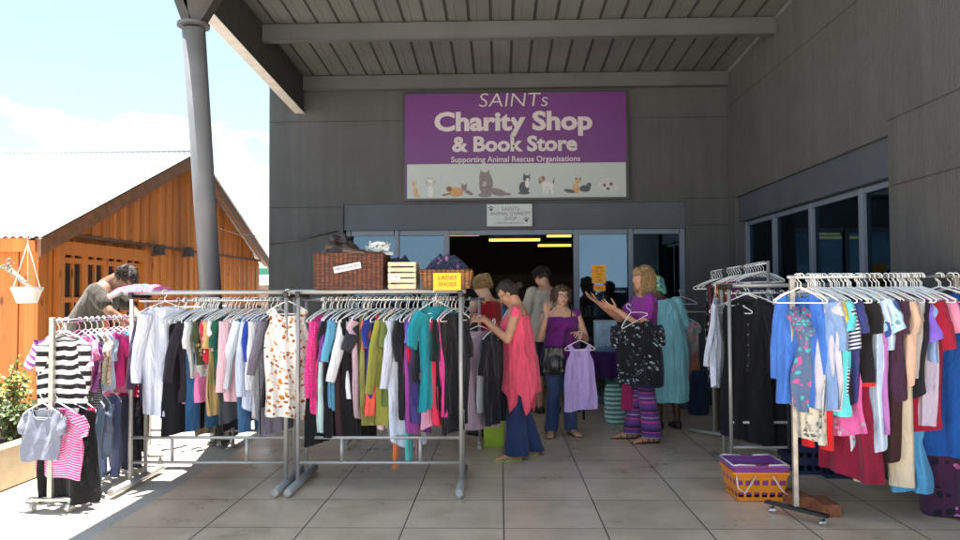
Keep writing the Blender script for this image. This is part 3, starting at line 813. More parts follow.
MRK = plain('rack_grey', (.40, .395, .385), .38, .3, var=.1, nscale=6)
MCH = plain('chrome', (.55, .55, .56), .2, .9, var=.05)
MBK = plain('black_plastic', (.02, .02, .022), .4)
MBR = plain('worn_steel', (.42, .40, .37), .42, .5, var=.2, nscale=20)
def caster(pos, parent, r=.026, mat=None):
    c = MB().tube([V(pos) + V((-.012, 0, r)), V(pos) + V((.012, 0, r))], r, 14).tube([V(pos) + V((-.02, 0, r)), V(pos) + V((.02, 0, r))], r * .4, 10)
    c.tube([V(pos) + V((.0, 0, r * 2)), V(pos) + V((0, 0, r * 2 + .02))], .012, 8)
    return c.build('caster', mat or MRK, parent, smooth=False)
HZ = 1.405
def pipe_rack(name_label, xl, xr, yf, yb, ztop, hz, group, open_right=False, label=''):
    t = thing('clothes_rack', ((xl + xr) / 2, (yf + yb) / 2, 0), label, 'clothes rack', group)
    ym = (yf + yb) / 2
    for x in (xl, xr):
        for y in (yf, yb):
            MB().tube([(x, y, .055), (x, y, ztop - .01)], .0155, 14).build('post', MRK, t, smooth=True)
        MB().tube([(x, yf - .27, .045), (x, yb + .27, .045)], .029, 16).build('foot_bar', MRK, t, smooth=True)
        MB().box((x, ym, ztop - .02), (.034, yb - yf + .07, .045)).build('end_bracket', MBK, t, bevel=.006)
        MB().tube([(x, yf - .272, .045), (x, yf - .262, .045)], .024, 14).build('end_cap', MBR, t)
    for y in (yf, yb): MB().tube([(xl - .06, y, ztop), (xr + .03, y, ztop)], .017, 14).build('top_rail', MRK, t, smooth=True)
    MB().tube([(xl, ym, hz), (xr, ym, hz)], .0125, 12).build('hanging_rail', MCH, t, smooth=True)
    for z in (.20, .385): MB().tube([(xl, yf, z), (xr, yf, z)], .012, 10).build('lower_bar', MRK, t, smooth=True)
    for q in (.27, .75):
        xx = xl + (xr - xl) * q; MB().tube([(xx, yf, .205), (xx, yf, .38)], .013, 10).build('spacer', MRK, t, smooth=True)
    return t

# the two front racks -------------------------------------------------------
RY = 5.62; YF, YB = 5.50, 5.74
xl = P(131, 400, YF).x; xm1 = P(286, 400, YF).x; xm2 = P(298, 400, YF).x; xr_ = P(461, 400, YF).x
ZT = P(280, 292, YF).z; HZ = P(380, 299.5, RY).z
pipe_rack('', xl, xm1, YF, YB, ZT, HZ, 'pipe racks in the front row', label='left grey pipe rack of the front row with pastel blouses')
rb = pipe_rack('', xm2, xr_, YF, YB, ZT, HZ, 'pipe racks in the front row', label='middle grey pipe rack with baskets standing on its top rails')
for o in list(bpy.data.objects):
    if o.parent is rb and o.name.startswith('end_cap'): pass
caster((xr_, YF - .26, 0), rb, .03)

CNT = [0]
def hang(u, vbot, kind, mat, label, cat='shirt', name=None, rail='AB', ang=None, hl=None, hm=None, **kw):
    """hang one garment and its hanger at photo column u; vbot = row of its hem"""
    CNT[0] += 1; rr = random.Random(CNT[0] * 13)
    RL = RAILS[rail]
    y = RL['y'] if not callable(RL['y']) else RL['y'](u)
    z = RL['z']
    x = RL['x'](u) if 'x' in RL else P(u, 300, y).x
    if rail == 'AB' and not kw.get('dz'): x += .118 * (min(1, max(0.1, (284 - u) / 28)) if u < 300 else min(1, max(0, (459 - u) / 40)))
    if rail == 'E' and u > 800 and u < 939: x = max(EX0 + .075 + (u - 800) * .0026, x - .13)
    z += kw.pop('dz', 0)
    p = V((x, y + kw.pop('dy', 0), z))
    a = RL['ang'] + rr.uniform(-8, 8) if ang is None else ang
    top = kw.get('top', -.088)
    zb = P(u, vbot, p.y).z if 'L' not in kw else None
    L = kw.pop('L', None) or max(.15, (z + top) - zb - (.05 if kind in ('skirt', 'trousers', 'scarf') else 0))
    nm = name or {'shirt': 'shirt', 'blouse': 'blouse', 'top': 'top', 'cardigan': 'cardigan', 'dress': 'dress', 'trousers': 'trousers', 'skirt': 'skirt', 'scarf': 'scarf', 'vest': 'vest_top', 't-shirt': 'tshirt', 'jacket': 'jacket', 'jeans': 'jeans'}[cat]
    o = make_garment(nm, kind, mat, p, R(a), L=L, label=label, cat=cat, group=RL['cg'], seed=CNT[0], **kw)
    hw = min(kw.get('W', .2), .2) * (.98 if kind in ('top', 'dress') else .8)
    hanger(p, R(a), hl or RL['hl'], RL['hg'], mat=hm, W=round(hw * 20) / 20 if hw > .12 else .15)
    return o
RAILS = {
 'AB': dict(y=RY, z=HZ, ang=-115, cg='clothes on the front racks', hl='white plastic hanger in the row along the two front racks', hg='white hangers on the front racks'),
}
F = fabric
def S(*c): return tuple(x / 255 for x in c)
A = 'AB'
# left front rack, from its left end
hang(146, 411, 'top', F(S(62, 50, 78)), 'dark plum long sleeved blouse at the left end of the front racks', 'blouse', sl=.50, W=.20, ang=-116)
hang(170, 432, 'skirt', F(S(24, 24, 28)), 'long black skirt behind the white shirt on the left front rack', 'skirt', W=.2)
hang(172, 415, 'top', F(S(214, 220, 236), 'pin', S(202, 210, 230), sc_=.4), 'white long sleeved shirt turned towards the viewer near the left rack end', 'shirt', sl=.50, W=.19, ang=-124, dy=YF - RY, dz=ZT - HZ, fold=.022)
hang(182, 400, 'top', F(S(40, 36, 48)), 'black jacket just right of the big white shirt', 'jacket', sl=.45)
hang(188, 428, 'trousers', F(S(38, 84, 128), 'denim', S(50, 100, 145)), 'blue trousers whose hem shows below the pink top', 'trousers', W=.18)
hang(190, 376, 'top', F(S(205, 208, 212)), 'pale grey short sleeved shirt between navy and black on the left rack', 'shirt', sl=.2)
hang(193, 402, 'tank', F(S(226, 128, 178)), 'bubblegum pink vest top low on the left rack', 'vest', W=.24, top=-.26, ang=-135)
hang(198, 365, 'top', F(S(60, 74, 52), 'floral', S(160, 150, 110), S(60, 40, 40)), 'dark green flowered top on the left rack', 'top', sl=.15)
hang(203, 356, 'tank', F(S(34, 40, 84)), 'short navy vest beside the red flowered blouse', 'vest')
hang(209, 362, 'top', F(S(196, 50, 70), 'floral', S(240, 200, 190), S(120, 30, 60)), 'red flowered blouse on the left front rack', 'blouse', sl=.18)
hang(211, 409, 'top', F(S(188, 160, 104)), 'mustard tan long top beneath the red flowered blouse', 'top', sl=.2)
hang(216, 352, 'top', F(S(214, 208, 214)), 'short pale lilac white tee on the left front rack', 't-shirt', sl=.16)
hang(220, 397, 'top', F(S(34, 92, 76)), 'bottle green blouse left of the blush cardigan', 'blouse', sl=.2)
hang(224, 416, 'skirt', F(S(62, 66, 72)), 'charcoal skirt left of the blush cardigan', 'skirt')
hang(231, 402, 'top', F(S(226, 186, 196), 'hstripe', S(220, 178, 190), sc_=.3), 'blush pink cardigan with long sleeves on the left front rack', 'cardigan', sl=.52, ang=-124, W=.21)
hang(238, 430, 'trousers', F(S(44, 84, 122), 'denim', S(70, 110, 150)), 'faded blue jeans showing under the pale grey shirt', 'jeans', W=.17)
hang(241, 388, 'top', F(S(198, 206, 214)), 'pale grey long sleeved shirt right of the blush cardigan', 'shirt', sl=.5, ang=-122)
hang(247, 412, 'top', F(S(186, 198, 222), 'pin', S(210, 216, 232), sc_=.3), 'powder blue striped shirt left of the royal blue one', 'shirt', sl=.55)
hang(251, 384, 'top', F(S(36, 62, 160)), 'royal blue shirt squeezed between pale blouses', 'shirt', sl=.3)
hang(256, 420, 'top', F(S(200, 204, 210)), 'light grey long blouse behind the crinkled striped one', 'blouse', sl=.5)
hang(266, 408, 'top', F(S(196, 200, 220), 'pin', S(110, 116, 148), sc_=.55), 'crinkled white blouse with fine blue stripes on the left rack', 'blouse', sl=.48, W=.21, ang=-140, fold=.02)
hang(273, 430, 'top', F(S(112, 108, 122)), 'mottled grey long cardigan near the joint of the front racks', 'cardigan', sl=.4)
hang(277, 400, 'tank', F(S(30, 30, 34)), 'black vest hidden left of the white print top', 'vest')
hang(292, 418, 'tank', F(S(224, 222, 216), 'floral', S(200, 130, 60), S(150, 84, 40), sc_=.62), 'white vest with orange and brown print at the joint of the racks', 'vest', W=.195, ang=-150, nd=.13, dy=YF - RY, dz=ZT - HZ)
# middle front rack
hang(310, 440, 'skirt', F(S(20, 20, 24)), 'long black skirt left of the magenta blouse', 'skirt', W=.19)
hang(315, 418, 'top', F(S(214, 46, 126), 'dots', S(226, 90, 150), sc_=.5), 'magenta long sleeved blouse at the left of the middle rack', 'blouse', sl=.56, ang=-122)
hang(317, 429, 'tank', F(S(196, 224, 226)), 'pale aqua vest whose hem shows under the magenta blouse', 'vest')
hang(322, 436, 'top', F(S(22, 22, 30)), 'black long tunic right of the magenta blouse', 'top', sl=.2)
hang(326, 396, 'top', F(S(120, 60, 140), 'splash', S(200, 80, 160), S(60, 60, 120)), 'purple patterned blouse on the middle rack', 'blouse', sl=.3)
hang(330, 412, 'top', F(S(92, 160, 196)), 'sky blue blouse beside the burgundy dress', 'blouse', sl=.3)
hang(337, 434, 'dress', F(S(54, 34, 40)), 'long dark burgundy dress on the middle rack', 'dress', W=.18, ang=-125)
hang(343, 437, 'dress', F(S(18, 18, 22)), 'long black dress right of the burgundy one', 'dress')
hang(349, 398, 'top', F(S(214, 218, 226)), 'white shirt with one long sleeve forward on the middle rack', 'shirt', sl=.46, ang=-135, slang=16)
hang(352, 416, 'top', F(S(186, 160, 172)), 'dusty mauve blouse behind the white shirt on the middle rack', 'blouse', sl=.1)
hang(356, 424, 'top', F(S(150, 150, 84)), 'olive blouse with hanging ties on the middle rack', 'blouse', W=.17)
hang(361, 410, 'top', F(S(44, 46, 54)), 'charcoal shirt hung high with wide short sleeve on the middle rack', 'shirt', sl=.24, ang=-135, slang=22, slw=.075)
hang(365, 400, 'top', F(S(36, 48, 132)), 'cobalt blue shirt left of the coral tee', 'shirt', sl=.2)
hang(369, 412, 'top', F(S(238, 96, 84)), 'coral tee with short sleeves on the middle rack', 't-shirt', sl=.20, ang=-128)
hang(374, 428, 'dress', F(S(216, 180, 190)), 'narrow pale pink dress beside the olive cardigan', 'dress', W=.14)
hang(380, 424, 'top', F(S(138, 138, 60)), 'olive green long cardigan on the middle rack', 'cardigan', sl=.54, ang=-122)
hang(381, 466, 'scarf', F(S(214, 120, 72)), 'long thin orange scarf hanging lowest of all', 'scarf', W=.032, dy=-.06, L=1.13)
hang(385, 405, 'top', F(S(100, 112, 62)), 'moss green shirt right of the olive cardigan', 'shirt', sl=.2)
hang(391, 448, 'top', F(S(196, 204, 222)), 'pale ice blue long blouse on the middle rack', 'blouse', sl=.5, ang=-125)
hang(394, 461, 'scarf', F(S(86, 192, 186)), 'turquoise frilly scarf low on the middle rack', 'scarf', W=.042, dy=-.06)
hang(398, 415, 'top', F(S(28, 28, 34)), 'black top left of the red dress', 'top', sl=.3)
hang(403, 456, 'scarf', F(S(168, 124, 124)), 'dusty rose scarf next to the turquoise one', 'scarf', W=.035, dy=-.05)
hang(402, 432, 'dress', F(S(150, 66, 150)), 'violet dress whose hem shows below the red dress', 'dress')
hang(407, 404, 'dress', F(S(206, 24, 54)), 'bright red sleeveless dress on the middle rack', 'dress', W=.19, ang=-125)
hang(411, 420, 'top', F(S(70, 64, 130)), 'indigo long blouse behind the periwinkle tee', 'blouse', sl=.2)
hang(414, 350, 'top', F(S(106, 104, 204)), 'periwinkle blue tee on the middle rack', 't-shirt', sl=.17, ang=-132)
hang(418, 360, 'top', F(S(180, 200, 224)), 'pale blue short shirt left of the charcoal cardigan', 'shirt', sl=.15)
hang(420, 422, 'dress', F(S(230, 176, 210)), 'light pink slip showing below the charcoal cardigan', 'dress')
hang(425, 403, 'top', F(S(34, 36, 44)), 'charcoal cardigan left of the teal cape top', 'cardigan', sl=.45, ang=-132)
hang(431, 425, 'dress', F(S(210, 50, 84)), 'raspberry dress hem peeping under the teal top', 'dress')
hang(437, 406, 'top', F(S(22, 134, 150)), 'teal draped top with wide sleeve near the right end of the middle rack', 'top', sl=.26, W=.20, ang=-124, slang=18, slw=.08, dy=YF - RY, dz=ZT - HZ)
hang(441, 415, 'top', F(S(220, 66, 150)), 'hot pink blouse hem beneath the teal top', 'blouse')
hang(447, 412, 'top', F(S(20, 20, 24)), 'black blouse right of the teal draped top', 'blouse', sl=.3)
hang(453, 430, 'dress', F(S(26, 26, 32)), 'black dress last on the middle rack', 'dress', ang=-120)
rr = random.Random(9)
for k in range(26):      # extra empty hangers between the garments
    u = rr.choice([rr.uniform(178, 262), rr.uniform(318, 452)])
    hanger(V((P(u, 300, RY).x, RY, HZ)), R(-115 + rr.uniform(-14, 14)), RAILS[A]['hl'], RAILS[A]['hg'])

# the rack behind, casters seen below the middle rack ------------------------
RC = thing('clothes_rack', (-.85, 7.15, 0), 'low rack on small wheels standing behind the middle rack', 'clothes rack', 'racks behind the front row')
for u in (352, 480):
    p = P(u, 440, 7.1); x = p.x
    MB().tube([(x, 7.1, .06), (x, 7.1, 1.42)], .014, 10).build('post', MRK, RC, smooth=True)
    MB().tube([(x, 6.85, .07), (x, 7.35, .07)], .018, 10).build('foot_bar', MRK, RC, smooth=True)
    caster((x, 6.87, 0), RC, .03); caster((x, 7.33, 0), RC, .03)
xa, xb = P(352, 440, 7.1).x, P(480, 440, 7.1).x
MB().tube([(xa - .05, 7.1, 1.40), (xb + .05, 7.1, 1.40)], .014, 10).build('hanging_rail', MCH, RC, smooth=True)
RAILS['C'] = dict(y=7.1, z=1.40, ang=-112, cg='clothes on the rack behind', hl='white plastic hanger on the rack behind the middle rack', hg='white hangers on the rack behind')
for i, (u, vb, kd, c, lab, ct_) in enumerate((
    (362, 404, 'top', S(40, 44, 66), 'dark navy top on the rack behind the olive clothes', 'top'),
    (390, 400, 'dress', S(60, 60, 64), 'grey dress on the rear rack behind the ice blue blouse', 'dress'),
    (418, 410, 'dress', S(28, 28, 34), 'black dress with pointed hem on the rear rack', 'dress'),
    (434, 405, 'top', S(74, 66, 40), 'brown top on the rear rack behind the teal top', 'top'),
    (464, 360, 'top', S(24, 26, 40), 'dark navy jacket behind the right end post of the middle rack', 'jacket'),
    (470, 352, 'tank', S(90, 90, 96), 'grey vest at the right end of the rear rack', 'vest'))):
    hang(u, vb, kd, F(c), lab, ct_, rail='C', sl=.2 if kd == 'top' else 0)
# far rack legs seen between left rack bars
RZ = thing('clothes_rack', (-2.75, 7.3, 0), 'far rack end with grey legs on the sunlit paving behind the left rack', 'clothes rack', 'racks behind the front row')
for u in (219, 233):
    x = P(u, 440, 7.0).x
    MB().tube([(x, 7.0, .05), (x, 7.0, 1.35)], .016, 10).build('post', MRK, RZ, smooth=True); caster((x, 7.0, 0), RZ, .025)
xa = P(150, 440, 7.0).x; xb = P(262, 440, 7.0).x
MB().tube([(xa, 7.0, 1.34), (xb, 7.0, 1.34)], .014, 10).build('hanging_rail', MCH, RZ, smooth=True)
MB().tube([(xa, 7.0, .16), (xb, 7.0, .16)], .014, 10).build('lower_bar', MRK, RZ, smooth=True)
MB().tube([(xa, 7.0, .03), (xa, 7.0, 1.35)], .016, 10).build('post', MRK, RZ, smooth=True)
RAILS['Z'] = dict(y=7.0, z=1.33, ang=-112, cg='clothes on the far left rack', hl='white plastic hanger on the far rack behind the left front rack', hg='white hangers on the far left rack')
for (u, vb, kd, c, lab, ct_) in (
    (176, 418, 'dress', S(20, 20, 24), 'long black dress on the far rack behind the white shirt', 'dress'),
    (196, 424, 'trousers', S(34, 34, 44), 'dark trousers on the far rack left of the column foot', 'trousers'),
    (212, 432, 'dress', S(110, 100, 84), 'khaki dress hanging low on the far rack', 'dress'),
    (226, 438, 'trousers', S(86, 84, 78), 'grey green trousers hanging low on the far rack', 'trousers'),
    (240, 426, 'dress', S(44, 40, 48), 'dark grey dress on the far rack behind pale shirts', 'dress'),
    (252, 420, 'top', S(70, 66, 74), 'grey top on the far rack behind the striped blouse', 'top')):
    hang(u, vb, kd, F(c), lab, ct_, rail='Z')

# kids rack at the far left ----------------------------------------------------
KX = G(50, 512).x; KY = 4.92; KE = 6.25
KZ = P(50, 319, KY).z - .02
kr = thing('clothes_rack', (KX, (KY + KE) / 2, 0), 'narrow two tier steel rack of childrens clothes standing in the sun', 'clothes rack')
for y in (KY, KE):
    MB().box((KX, y, KZ / 2 + .05), (.032, .032, KZ - .04)).build('post', MBR, kr, bevel=.003)
    MB().box((KX + .0, y, .085), (.30, .05, .022)).build('base_plate', MBR, kr, bevel=.003)
    for sx in (-.12, .13): caster((KX + sx, y, 0), kr, .032)
MB().tube([(KX, KY - .02, KZ), (KX, KE + .02, KZ)], .013, 10).build('top_rail', MCH, kr, smooth=True)
MB().tube([(KX, KY, .80), (KX, KE, .80)], .013, 10).build('lower_rail', MCH, kr, smooth=True)
MB().box((KX + .0, (KY + KE) / 2, .085), (.03, KE - KY, .02)).build('base_bar', MBR, kr)
RAILS['K'] = dict(y=None, z=KZ, ang=0, cg='childrens clothes on the two tier rack', hl='white plastic hanger on the upper rail of the childrens rack', hg='hangers on the childrens rack')
def khang(y, z, kind, mat, L, label, cat, ang=0, hm=None, **kw):
    CNT[0] += 1
    p = V((KX + kw.pop('dx', 0), y, z)); nm = {'vest': 'vest_top', 't-shirt': 'tshirt'}.get(cat, cat)
    o = make_garment(nm, kind, mat, p, R(ang), L=L, label=label, cat=cat, group='childrens clothes on the two tier rack', seed=CNT[0], **kw)
    hanger(p, R(ang), ('pink' if hm else 'white') + ' plastic hanger on the ' + ('upper' if z > 1 else 'lower') + ' rail of the childrens rack', 'hangers on the childrens rack', mat=hm, W=.15)
WT = lambda *c: F(S(*c))
khang(KY + .06, KZ, 'top', F(S(226, 224, 222), 'hstripe', S(30, 30, 34), sc_=1.25), .68, 'black and white striped top with half sleeves at the front of the childrens rack', 't-shirt', ang=8, W=.165, sl=.36, slang=3, dx=.05, fold=.006, slw=.05, neck=.09, nd=.04, T=.025)
khang(KY + .16, KZ, 'top', F(S(230, 222, 226), 'hstripe', S(150, 90, 170), sc_=.9), .50, 'white top with purple sleeve edge behind the striped top', 't-shirt', ang=-14, W=.2, sl=.2, slang=30, dx=-.05)
khang(KY + .24, KZ, 'top', F(S(228, 220, 212)), .62, 'cream childs dress left of the striped top', 'dress', ang=-8, W=.17, dx=-.05)
khang(KY + .32, KZ, 'top', F(S(230, 130, 170)), .38, 'rose pink childs tee behind the striped top', 't-shirt', ang=-22, W=.15, sl=.13, slang=30, hm=MHP)
khang(KY + .40, KZ, 'top', F(S(150, 84, 160), 'splash', S(230, 160, 200), S(90, 50, 120)), .42, 'purple patterned childs top', 'top', ang=-26, W=.15, sl=.14)
khang(KY + .48, KZ, 'top', F(S(150, 150, 150), 'hstripe', S(40, 40, 44), sc_=.35), .55, 'finely striped grey childs dress', 'dress', ang=-28, W=.15)
khang(KY + .56, KZ, 'top', F(S(236, 226, 206), 'dots', S(214, 150, 110), sc_=.7), .38, 'cream childs top with peach spots', 'top', ang=-30, W=.15, sl=.12)
khang(KY + .64, KZ, 'top', F(S(180, 200, 226)), .46, 'light blue childs shirt', 'shirt', ang=-32, W=.15, sl=.16)
khang(KY + .72, KZ, 'top', F(S(224, 52, 132)), .40, 'hot pink childs tee on the upper rail', 't-shirt', ang=-26, W=.20, sl=.14, slang=28, hm=MHP)
khang(KY + .80, KZ, 'dress', F(S(232, 136, 176)), .50, 'candy pink childs dress on the upper rail', 'dress', ang=-24, W=.20)
khang(KY + .88, KZ, 'top', F(S(40, 160, 204)), .30, 'turquoise blue childs tee on the upper rail', 't-shirt', ang=-24, W=.20, sl=.13, slang=34)
khang(KY + .96, KZ, 'dress', F(S(200, 30, 90), 'dots', S(250, 220, 230), sc_=1.2), .56, 'cerise childs dress with pale spots', 'dress', ang=-20, W=.20, hm=MHP)
khang(KY + 1.05, KZ, 'top', F(S(190, 160, 190)), .42, 'lilac long sleeved childs cardigan', 'cardigan', ang=-26, W=.15, sl=.3)
khang(KY + 1.14, KZ, 'top', F(S(170, 150, 110), 'floral', S(90, 60, 40), S(220, 210, 170)), .46, 'khaki flowered childs blouse near the rear post', 'blouse', ang=-24, W=.16, sl=.2)
khang(KY + 1.22, KZ, 'top', F(S(226, 222, 226), 'splash', S(180, 40, 60), S(60, 40, 40)), .50, 'white childs top with red scarf print at the far end', 'top', ang=-24, W=.16, sl=.2)
# lower tier
khang(KY + .05, .80, 'dress', F(S(18, 18, 20)), .66, 'long black skirt reaching the base of the childrens rack', 'skirt', ang=4, W=.19, dx=.09, flare=.03)
khang(KY + .015, .80, 'top', F(S(232, 170, 200), 'hstripe', S(196, 40, 120), sc_=.34), .48, 'magenta and white finely striped long top low on the childrens rack', 't-shirt', ang=-8, W=.19, sl=.14, slang=20, dx=.03, T=.02, fold=.005)
khang(KY - .02, .80, 'top', F(S(118, 122, 138)), .36, 'grey childs tee hanging over the magenta striped top', 't-shirt', ang=-10, W=.155, sl=.12, slang=14, slw=.05, dx=-.05, T=.02, fold=.004)
khang(KY + .20, .80, 'dress', F(S(226, 60, 120)), .46, 'plain hot pink dress on the lower rail of the childrens rack', 'dress', ang=-10, W=.15, dx=.06)
khang(KY + .34, .80, 'top', F(S(206, 214, 226)), .34, 'white childs shirt on the lower rail', 'shirt', ang=-30, W=.15, sl=.12)
khang(KY + .46, .80, 'trousers', F(S(110, 134, 160), 'denim', S(130, 150, 172)), .56, 'pale blue denim trousers on the lower rail', 'jeans', ang=-34, W=.15, dx=.03)
khang(KY + .60, .80, 'top', F(S(120, 134, 156)), .50, 'slate blue childs shirt on the lower rail', 'shirt', ang=-34, W=.16, sl=.2)
khang(KY + .74, .80, 'trousers', F(S(84, 96, 134), 'denim', S(100, 110, 150)), .60, 'mid blue jeans on the lower rail', 'jeans', ang=-30, W=.16)
khang(KY + .90, .80, 'trousers', F(S(44, 50, 76), 'denim', S(56, 62, 90)), .58, 'dark indigo jeans on the lower rail', 'jeans', ang=-28, W=.16)
khang(KY + 1.05, .80, 'trousers', F(S(28, 28, 40)), .60, 'nearly black trousers on the lower rail', 'trousers', ang=-28, W=.16)
khang(KY + 1.18, .80, 'dress', F(S(30, 30, 36)), .55, 'black childs dress at the far end of the lower rail', 'dress', ang=-26, W=.16)

# right hand racks ---------------------------------------------------------------
# D: black skirts and white shirt, behind
DY = 6.15
xd0 = P(727, 400, DY).x; xd1 = xd0 + .92; DZ = P(750, 287, DY).z
rd = thing('clothes_rack', ((xd0 + xd1) / 2, DY, 0), 'grey pipe rack with black skirts behind the orange basket', 'clothes rack', 'racks on the right')
for x in (xd0, xd1):
    for y in (DY - .1, DY + .1):
        MB().tube([(x, y, .05), (x, y, DZ)], .0155, 12).build('post', MRK, rd, smooth=True)
    MB().tube([(x, DY - .38, .045), (x, DY + .38, .045)], .026, 14).build('foot_bar', MRK, rd, smooth=True)
    MB().box((x, DY, DZ + .0), (.036, .27, .045)).build('end_bracket', MBK, rd, bevel=.006)
for y in (DY - .1, DY + .1): MB().tube([(xd0, y, DZ + .012), (xd1, y, DZ + .012)], .017, 12).build('top_rail', MRK, rd, smooth=True)
MB().tube([(xd0, DY, DZ - .05), (xd1, DY, DZ - .05)], .012, 10).build('hanging_rail', MCH, rd, smooth=True)
for z in (.2, .4): MB().tube([(xd0, DY - .1, z), (xd1, DY - .1, z)], .012, 10).build('lower_bar', MRK, rd, smooth=True)
RAILS['D'] = dict(y=DY, z=DZ - .05, ang=-62, cg='clothes on the right rear racks', hl='white plastic hanger on the rack behind the orange basket', hg='white hangers on the right rear racks')
hang(719, 388, 'top', F(S(206, 216, 236)), 'white long sleeved shirt left of the black skirts', 'shirt', rail='D', sl=.5, ang=-112, W=.18, dy=.1, dz=.062)
hang(742, 440, 'skirt', F(S(16, 17, 24)), 'long black pleated skirt hanging front most on the rear right rack', 'skirt', rail='D', ang=-20, W=.2, dy=-.1, dz=.062)
hang(745, 372, 'top', F(S(20, 21, 28)), 'black jacket hung over the long black skirt', 'jacket', rail='D', ang=-34, W=.18, sl=.3, dy=-.1, dz=.062)
hang(762, 445, 'dress', F(S(22, 22, 30)), 'long black dress right of the pleated skirt', 'dress', rail='D', ang=-30, W=.2)
hang(760, 330, 'top', F(S(44, 92, 160)), 'small bright blue top behind the black jacket', 'top', rail='D', ang=-20, dy=.1, W=.16)
hang(773, 448, 'dress', F(S(14, 14, 18)), 'black evening dress behind the blue cardigan', 'dress', rail='D')
hang(782, 446, 'dress', F(S(24, 22, 30)), 'dark aubergine dress behind the blue cardigan', 'dress', rail='D')
hang(792, 442, 'dress', F(S(16, 18, 26)), 'navy black dress behind the aqua tunic', 'dress', rail='D')
for i, u in enumerate((730, 738, 768, 770, 782, 790)): hanger(V((P(u, 300, DY).x, DY, DZ - .05)), R(-50 + 9 * i % 20), RAILS['D']['hl'], RAILS['D']['hg'])
# F: rail in depth with a dense row of hangers
fa, fb = P(712, 273, 7.5), P(768, 263, 6.75)
rf_ = thing('clothes_rack', (fa.x, 7.1, 0), 'slanting rack crowded with white hangers by the shop wall corner', 'clothes rack', 'racks on the right')
MB().tube([fa, fb], .013, 10).build('hanging_rail', MCH, rf_, smooth=True)
for p in (fa, fb):
    MB().tube([(p.x, p.y, .05), (p.x, p.y, p.z + .02)], .015, 10).build('post', MRK, rf_, smooth=True)
    MB().tube([(p.x - .2, p.y + .2, .04), (p.x + .2, p.y - .2, .04)], .02, 10).build('foot_bar', MRK, rf_, smooth=True)
for k in range(22):
    q_ = .02 + k / 22 * .95; p = fa.lerp(fb, q_)
    hanger(p, R(-40 + random.Random(k).uniform(-14, 14)), 'white plastic hanger in the crowded row beside the wall corner', 'white hangers by the wall corner', mat=MHD if k in (5, 6, 13) else None)
def fhang(q_, L, kind, mat, label, cat, ang=-45, **kw):
    CNT[0] += 1; p = fa.lerp(fb, q_)
    make_garment({'vest': 'vest_top'}.get(cat, cat), kind, mat, p, R(ang), L=L, label=label, cat=cat, group='clothes on the right rear racks', seed=CNT[0], **kw)
fhang(0.0, .98, 'dress', F(S(22, 22, 30), 'dots', S(226, 226, 230), sc_=1.7), 'black dress with white polka dots at the wall corner', 'dress', ang=-122, W=.17)
fhang(.06, .85, 'dress', F(S(120, 66, 80)), 'old rose dress left of the polka dot dress', 'dress', ang=-135, W=.15)
fhang(.10, 1.42, 'trousers', F(S(74, 62, 44)), 'long brown trousers right of the polka dot dress', 'trousers', ang=-118, W=.15)
fhang(.22, .6, 'top', F(S(96, 88, 90)), 'taupe jacket right of the polka dot dress', 'jacket', ang=-115, sl=.4)
fhang(.5, .45, 'top', F(S(170, 60, 56), 'floral', S(220, 150, 60), S(90, 30, 30)), 'rust red flowered top under the crowded hangers', 'top', ang=-30, sl=.1)
fhang(.7, .5, 'top', F(S(90, 40, 80)), 'plum top under the crowded hangers', 'top', ang=-30)
fhang(.85, .6, 'top', F(S(60, 60, 74)), 'slate top under the crowded hangers', 'top', ang=-30)

# E: the long front rack on the right
EY = 4.78
e0 = G(793, 521); EX0 = P(794, 400, EY).x; EX1 = 2.91; EZ = P(800, 277, EY).z
re_ = thing('clothes_rack', ((EX0 + EX1) / 2, EY, 0), 'long rack of blue and red clothes on wheels beside the right wall', 'clothes rack', 'racks on the right')
for x in (EX0, EX1):
    MB().box((x, EY, (EZ + .09) / 2), (.03, .03, EZ - .09)).build('post', MBR, re_, bevel=.003)
    c_ = V((x, EY, .075)); rot = Matrix.Rotation(R(-52), 3, 'Z')
    MB().box(c_, (.42, .045, .02), rot=rot).build('base_plate', MBK, re_, bevel=.003)
    for s in (-.17, .17): p = c_ + rot @ V((s, 0, 0)); caster((p.x, p.y, 0), re_, .028, MCH)
MB().tube([(EX0 - .03, EY, EZ), (EX1 + .02, EY, EZ)], .0135, 12).build('hanging_rail', MCH, re_, smooth=True)
RAILS['E'] = dict(y=EY, z=EZ, ang=-58, cg='clothes on the long right rack', hl='white plastic hanger in the row along the long right rack', hg='white hangers on the long right rack')
E = lambda u, vb, kd, m, lab, ct_, **kw: hang(u, vb, kd, m, lab, ct_, rail='E', **kw)
o1 = E(797, 405, 'top', F(S(62, 112, 196)), 'cornflower blue cardigan facing outwards on the end of the right rack', 'cardigan', ang=-38, sl=.50, W=.14, dy=-.012, nd=.16, slang=4, slw=.045)
o2 = E(796, 412, 'scarf', F(S(84, 104, 140), 'floral', S(176, 84, 140), c3=S(70, 170, 176), sc_=.75), 'knotted multicoloured scarf worn over the blue cardigan', 'scarf', ang=-30, W=.05, dy=-.08, top=-.16)
kn = MB(); kn.ball((0, -.012, -.29), (.062, .035, .06)).ball((-.035, -.02, -.25), (.05, .028, .04)).ball((.035, -.02, -.34), (.045, .025, .04)).tube([(-.03, -.01, -.20), (0, -.03, -.27), (.03, -.01, -.20)], .028, 8)
for i_, v_ in enumerate(kn.v): kn.uv[i_] = (v_.x * 2, v_.z * 2)
kn.build('knot', o2.data.materials[0], o2, smooth=True, local=True)
E(811, 440, 'tank', F(S(206, 202, 190), 'floral', S(160, 160, 150), S(110, 110, 100), sc_=.7), 'cream patterned top hanging low behind the blue cardigan', 'top', W=.15, top=-.45)
E(812, 406, 'top', F(S(120, 150, 196)), 'dull blue shirt second on the long right rack', 'shirt', sl=.3)
